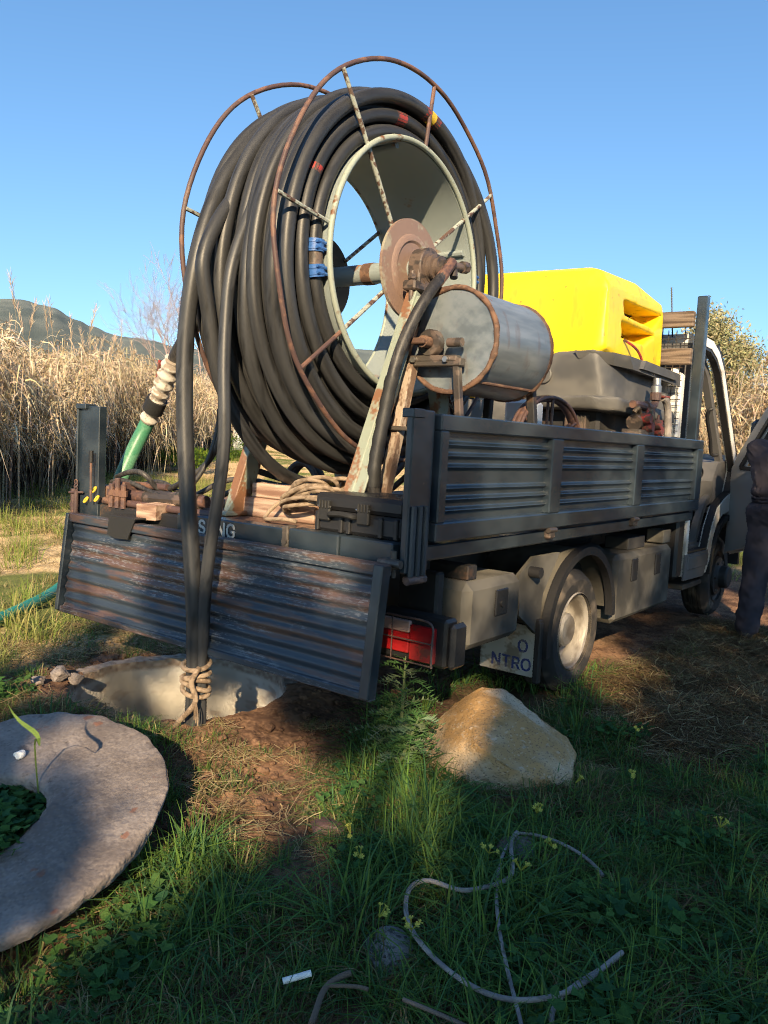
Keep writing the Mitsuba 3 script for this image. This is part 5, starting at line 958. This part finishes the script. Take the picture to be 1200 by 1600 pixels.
def shade_stems(n):
    B = Blades()
    for _ in range(n):
        x, y = rng.normal(0, .45, 2); a = rng.uniform(0, 6.283); L = rng.uniform(.6, 1.9); t = np.linspace(0, 1, 4); le = rng.uniform(.0, .5)
        B.add(np.stack([x + le * math.cos(a) * t, y + le * math.sin(a) * t, L * t], 1), .016, jit((.055, .043, .035)), side=(rng.normal(), rng.normal(), 0))  # near-black dead stems: shade of the hollow under the reeds put into their colour
    return B
for k in range(2): group(f'shade_dark_stem_{k}', shade_stems(90), LEAF)
line = [A([-7.2, -1.0]), A([-12.6, 5.2]), A([-16.6, 10.5]), A([-21.5, 16.5]), A([-29, 26]), A([-24, 34]), A([-12, 24]), A([-6, 16.5]), A([-2.5, 13.4]), A([3, 11.6]), A([9, 10.5])]
for a, b in zip(line[:-1], line[1:]):
    L = np.linalg.norm(b - a); nrm = A([-(b - a)[1], (b - a)[0]]) / L; n = int(L * (9 if L < 9 else 6))
    for _ in range(n):
        s, dp = rng.random(), rng.uniform(-.2, 4.2); x, y = a + (b - a) * s + nrm * dp
        if a[0] > -6.5: sc = rng.uniform(.85, 1.15)
        else: sc = rng.uniform(.85, 1.12)
        inst('reed_bank', f'reed_{rng.integers(4)}', (x, y, gz(x, y) - .05), sc, rng.uniform(0, 360), (rng.normal(0, 11), 0))
    for _ in range(int(L * 4)):
        x, y = a + (b - a) * rng.random() + nrm * rng.uniform(.3, 1.8); inst('reed_bank', f'shade_dark_stem_{rng.integers(2)}', (x, y, gz(x, y) - .05), rng.uniform(.9, 1.3), rng.uniform(0, 360))
tag('reed_bank', 'thick bank of dry tan giant reeds along the far edge of the field', 'reeds', kind='stuff')
def plume(i):
    B = Blades(); h = rng.uniform(3.4, 4.0); a = rng.uniform(0, 6.283); t = np.linspace(0, 1, 8); p = np.stack([.5 * math.cos(a) * t ** 2, .5 * math.sin(a) * t ** 2, h * t], 1)
    B.add(p, .02 * (1 - .6 * t), (.36, .27, .15), side=(1, .6, 0))
    for _ in range(36):
        f = rng.uniform(.84, 1.0); o_ = A([np.interp(f, t, p[:, k]) for k in range(3)]); d = A([rng.normal(0, .3), rng.normal(0, .3), 1]); d /= np.linalg.norm(d); B.add([o_, o_ + d * .1, o_ + d * .2 + A([0, 0, -.02])], [.008, .012, .003], jit((.42, .33, .24)), side=(1, rng.normal(), 0))
    return B
for k in range(4): group(f'plume_{k}', plume(k), LEAF)
spots = []
for k in range(160):
    a, b = [(line[1], line[2]), (line[2], line[3]), (line[0], line[1]), (line[8], line[9])][k % 4]; x, y = a + (b - a) * rng.random() + A([-.78, -.6 if k % 4 != 3 else 2.0]) * rng.uniform(0, 2.0)
    u = image_x((x, y, 3))[0]
    if 2 < u < 255 or 1130 < u < 1198: spots.append((u, k, x, y))
spots = sorted(spots)[::2]; nl = sum(u < 600 for u, *_ in spots); ORD = ['first', 'second', 'third', 'fourth', 'fifth', 'sixth', 'seventh', 'eighth', 'ninth', 'tenth', 'eleventh', 'twelfth', 'thirteenth', 'fourteenth', 'fifteenth', 'sixteenth', 'seventeenth', 'eighteenth', 'nineteenth', 'twentieth'] + [f'{n}th' for n in range(21, 60)]
for i_, (u, k, x, y) in enumerate(spots):
    key = num('reed_plume'); scene[key] = {'type': 'instance', 'shapegroup': {'type': 'ref', 'id': f'plume_{k % 4}'}, 'to_world': T().translate([float(x), float(y), float(gz(x, y))]).rotate([0, 0, 1], float(rng.uniform(0, 360))).scale(float(rng.uniform(.85, 1.05)))}
    tag(key, f'{ORD[i_]} tall reed plume from the left edge, above the left reed bank' if i_ < nl else f'{ORD[len(spots) - 1 - i_]} tall reed plume from the right edge, above the reeds behind the cab', 'reed', 'tall reed plumes above the reed bank')
# trees
def branches(p, d, L, r, depth, out, spread=.5, up=.15, kids=3, sd=1):
    n = 5; pts = [p]
    for _ in range(n - 1):
        d = d + rng.normal(0, .10, 3) + A([0, 0, up * .1]); d /= np.linalg.norm(d); pts.append(pts[-1] + d * L / (n - 1))
    out.append((A(pts), np.linspace(r, r * .6, n)))
    if depth:
        for k in range(kids):
            i = rng.integers(2, n); nd = d + rng.normal(0, spread, 3) + A([0, 0, up]); nd /= np.linalg.norm(nd); branches(pts[i], nd, L * rng.uniform(.6, .82), r * .55, depth - 1, out, spread, up, kids)
bt = at(292, 690, 'y', 24.0); bx, by = bt[0], bt[1]; br = []; 
for q_ in range(4): branches(A([bx + rng.normal(0, .4), by + rng.normal(0, .4), gz(bx, by) - .1]), A([rng.normal(0, .22), rng.normal(0, .22), 1.0]) / 1.05, 3.3, .09, 5, br, .42, .28, 3)
BT = thing('bare_tree', 'leafless tree with fine pinkish twigs behind the reeds left of the reel', 'tree')
PINK = mat('twig', (.34, .26, .24), .9)
put(BT + '__trunk', cat([tube(p, r, 6, caps=False) for p, r in br if r[0] > .03]), PINK, True); put(BT + '__crown', cat([tube(p, np.maximum(r, .007), 3, caps=False) for p, r in br if r[0] <= .03]), PINK, True)
def crown(c, rad, n, leaf, cols, seed, clumps=26):
    B = Blades(); cc = rng.normal(size=(clumps, 3)); cc /= np.linalg.norm(cc, axis=1, keepdims=True); cc *= rng.uniform(.35, 1, (clumps, 1)) ** .6
    for k in range(n):
        o_ = (cc[rng.integers(clumps)] + rng.normal(0, .17, 3)) * A(rad) + A(c); d = rng.normal(size=3); d /= np.linalg.norm(d); s_ = np.cross(d, rng.normal(size=3)); B.add([o_, o_ + d * leaf * .5, o_ + d * leaf], [.004, leaf * .36, .003], jit(cols[k % len(cols)]), side=s_)
    return B
for (u, v, Yd, rad, lab, cols) in ((1122, 575, 14.6, (.75, .9, 1.0), 'bushy olive green tree rising above the reeds behind the cab', [(.26, .25, .13), (.20, .20, .10), (.32, .29, .17)]),):
    c_ = at(u, v, 'y', Yd); t_ = thing('bushy_tree', lab, 'tree'); mesh, col = crown(c_, rad, 14000, .085, cols, 3, 40).mesh(); put(t_ + '__crown', mesh, LEAF, False, color=col)
    put(t_ + '__trunk', cat([tube([(c_[0] + rng.normal(0, .1), c_[1], gz(c_[0], c_[1]) - .1), (c_[0] + .1, c_[1], c_[2] * .6), (c_[0] + rng.normal(0, .4), c_[1] + rng.normal(0, .4), c_[2] + .5)], [.10, .07, .03], 8) for _ in range(4)]), BARK)
# dark ivy-like shrubs and flowering weeds at the foot of the bank behind the reel
for (u, v, Yd, rad, lab) in ((290, 712, 13.0, (1.0, .8, .35), 'low green shrub at the foot of the reed bank, left of the hanging hoses'), (366, 705, 18.0, (.8, .8, .5), 'low yellow green shrub beside the white post far behind the reel')):
    c_ = at(u, v, 'y', Yd); mesh, col = crown(c_, rad, 2600, .09, [(.10, .17, .03), (.16, .22, .03), (.06, .12, .03)], 5).mesh(); thing('low_shrub', lab, 'shrub', mesh, THIN, False, color=col)
wp = at(373, 672, 'y', 20.0); thing('white_post', 'white masonry post at the far edge of the field behind the reel', 'post', box((wp[0] - .18, 19.85, gz(wp[0], 20) - .1), (wp[0] + .14, 20.15, wp[2] + .42), .02), CLEANW)
# fence in front of the bank
for k, (x, y) in enumerate(((-10.9, 4.4), (-11.9, 5.7), (-13.0, 7.1), (-14.0, 8.5), (-9.8, 3.0))):
    z = gz(x, y); thing('fence_post', ['second', 'third', 'fourth', 'fifth', 'first'][k] + ' thin weathered fence stake from the left, before the foot of the reeds', 'fence post', tube([(x, y, z - .1), (x + .03, y, z + .55), (x + .02, y + .02, z + 1.1)], .022, 7), WOOD, group='thin fence stakes before the reed bank')
# ------------------------------------------------------------------ the row of trees behind the viewer, whose shade lies over the foreground
ah, sh_ = SUN[:2] / np.linalg.norm(SUN[:2]), SUN[2] / np.linalg.norm(SUN[:2]); lat_ = A([-ah[1], ah[0]])   # lat_: to the right, seen along the light
cosE, sinE = math.hypot(*SUN[:2]), SUN[2]; DT = 9.5
# how thick the foliage stands in each direction of the light: (across, up, cover)
CTRL = [(2.55, 1.26, 0.9), (1.42, 0.80, 0.85), (1.45, 0.36, 0.85), (0.80, -0.26, 0.72), (0.19, -0.44, 0.68), (-0.49, -0.54, 0.75), (-0.03, -0.14, 0.36), (-0.33, -0.25, 0.4), (-0.59, 0.20, 0.5), (-0.59, -0.18, 0.5), (1.59, 1.41, 0.6), (-0.02, 0.22, 0.28), (0.98, -0.46, 0.85), (-0.97, -0.63, 0.8), (-1.36, 0.03, 0.35), (-1.16, 0.12, 0.4), (-0.97, -0.28, 0.85), (-0.86, -0.09, 0.6), (-0.83, -0.24, 0.7), (-1.08, -0.37, 0.85), (-1.28, -0.18, 0.2), (0.25, 0.24, 0.2), (0.45, 0.24, 0.5), (0.57, 0.13, 0.6), (0.40, 0.05, 0.5), (-1.49, 0.47, 0.15), (-0.76, 0.40, 0.25), (-1.59, 0.51, 0.05), (-1.83, 0.45, 0.1), (-1.29, 0.49, 0.1), (-1.64, 0.34, 0.3), (-0.89, 0.45, 0.2), (-1.58, 0.92, 0.08), (-1.28, 0.88, 0.4), (-1.08, 0.86, 0.5), (-0.64, 0.81, 0.55), (-0.39, 0.66, 0.55), (-0.15, 0.64, 0.5), (-0.63, 0.56, 0.75), (-0.22, 0.42, 0.6), (-0.91, 1.01, 0.15), (-0.37, 0.93, 0.45), (0.13, 1.18, 0.6), (0.15, 1.00, 0.6), (0.43, 1.35, 0.5), (1.04, 1.74, 0.55), (1.58, 2.07, 0.6), (0.07, 1.30, 0.4), (0.79, 1.74, 0.35), (1.62, 2.28, 0.45), (0.40, 0.81, 0.65), (0.93, 0.95, 0.45), (1.07, 1.36, 0.75), (1.44, 1.41, 0.7), (0.08, 1.84, 0), (0.41, 1.92, 0), (1.41, 3.10, 0), (1.46, 2.75, 0), (1.35, 2.32, 0.15), (-0.11, 2.60, 0), (-0.22, 1.11, 0.1), (-0.03, 1.32, 0.15), (2.48, 2.58, 0.45), (2.49, 1.99, 0.8), (2.52, 1.53, 0.9), (2.33, 2.21, 0.5), (2.38, 3.04, 0.05), (2.67, 3.23, 0.1), (-2.75, 1.07, 0), (-2.29, 0.87, 0.1), (-1.98, 0.48, 0.35), (-4.54, 2.24, 0), (-1.59, 0.81, 0.1)]
from scipy.interpolate import RBFInterpolator
CT = A(CTRL + [(s_, 4.2, 0) for s_ in (-4, -2, 0, 2, 4, 6, 8)] + [(s_, -1.6, .95) for s_ in (-2, 0, 2, 4, 6, 8)] + [(s_, t_, .9) for s_ in (4, 6, 8) for t_ in (0, 1.5, 2.6)] + [(-2.6, -.8, .5)])
cover_at = RBFInterpolator(CT[:, :2], CT[:, 2], kernel='linear', smoothing=.02)
GAPS = A([(-1.87, 0.45, 0.14), (-1.61, 0.48, 0.15), (-1.32, 0.48, 0.15), (-0.83, 0.41, 0.12), (-1.06, 0.45, 0.06), (-1.36, 0.07, 0.12), (-1.17, 0.15, 0.12), (-0.58, 0.23, 0.12), (-0.72, 0.02, 0.09), (-0.39, 0.04, 0.08), (-0.46, -0.15, 0.09), (0.01, 0.29, 0.1), (-0.02, -0.01, 0.09), (-0.17, 0.08, 0.07), (0.06, -0.17, 0.07), (-0.16, -0.24, 0.06), (-0.6, -0.35, 0.05), (0.24, 0.24, 0.1), (0.42, 0.12, 0.05), (0.83, 0.59, 0.07), (1.51, 1.27, 0.07), (1.93, 1.55, 0.05), (2.79, 1.89, 0.06), (2.49, 2.44, 0.1), (2.55, 1.91, 0.05), (-1.67, 0.99, 0.12), (-1.36, 0.8, 0.1), (-0.72, 0.87, 0.08), (-0.29, 0.77, 0.08), (2.47, 2.37, 0.06), (0.24, 1.31, 0.06), (0.94, 1.74, 0.06), (0.12, 1.01, 0.05), (0.53, 1.22, 0.06), (1.45, 1.92, 0.05), (0.88, 0.92, 0.07)])          # openings added to the foliage so that sun falls on chosen spots
def pattern(s_, t_): z_ = 0 * s_; return .6 * meshkit.fbm(np.stack([s_ * 2.9, t_ * .9, z_ + 3], -1), 2, 44) + .4 * meshkit.fbm(np.stack([s_ * 4.4, t_ * 3.4, z_ + 9], -1), 2, 45)
gs = np.random.default_rng(1).uniform([-3, -2], [8, 4], (4000, 2)); RANK = np.sort(pattern(gs[:, 0], gs[:, 1]))
def shade_tree(s0, label, seed):
    r_ = np.random.default_rng(seed); tk = thing('shade_tree', label, 'tree', group='shade trees behind the viewer'); base = ah * DT + lat_ * s0; z0 = float(gz(*base))
    B = Blades(); H = 9.0; out = []
    for k in range(5):
        e = A([base[0], base[1], 0]) + A([lat_[0], lat_[1], 0]) * r_.normal(0, 1.1) + A([ah[0], ah[1], 0]) * r_.normal(0, .6); out.append(tube(spl([(base[0], base[1], z0 - .2), (base[0] + .1, base[1], z0 + 1.2), (base[0] * .6 + e[0] * .4, base[1] * .6 + e[1] * .4, 3.2), (e[0], e[1], 5.2 + r_.normal(0, .4))], 14), np.linspace(.13, .02, 14), 8))
    put(tk + '__trunk', cat(out), BARK, True); n = 0
    k = 26000; st = np.stack([s0 + r_.uniform(-1.6, 1.6, k * 4), r_.uniform(-1.8, 3.4, k * 4)], 1); cov = np.clip(cover_at(st), 0, 1); rank = np.searchsorted(RANK, pattern(*st.T)) / len(RANK)
    open_ = (((st[:, None, 0] - GAPS[None, :, 0]) ** 2 + ((st[:, None, 1] - GAPS[None, :, 1]) * .75) ** 2) < (GAPS[None, :, 2] * r_.uniform(.75, 1.15, (len(st), 1))) ** 2).any(1)
    for s, t in st[(rank < cov - .02) & ~open_][:k]:
        dp = r_.normal(0, .6); zc = (t + (DT + dp) * sinE) / cosE; xy = ah * (DT + dp) + lat_ * s; o_ = A([xy[0], xy[1], zc]); d = r_.normal(size=3) + A([0, 0, -.6]); d /= np.linalg.norm(d)
        L = r_.uniform(.09, .16); B.add([o_, o_ + d * L * .5, o_ + d * L], [.004, L * .42, .003], jit((.05, .075, .025)), side=np.cross(d, r_.normal(size=3)))
    mesh, col = B.mesh(); put(tk + '__crown', mesh, LEAF, False, color=col)
for k, s0 in enumerate((-.6, 2.6, 5.8)): shade_tree(s0, ['leftmost leafy tree behind the viewer', 'middle leafy tree behind the viewer', 'rightmost leafy tree behind the viewer'][k], 60 + k)
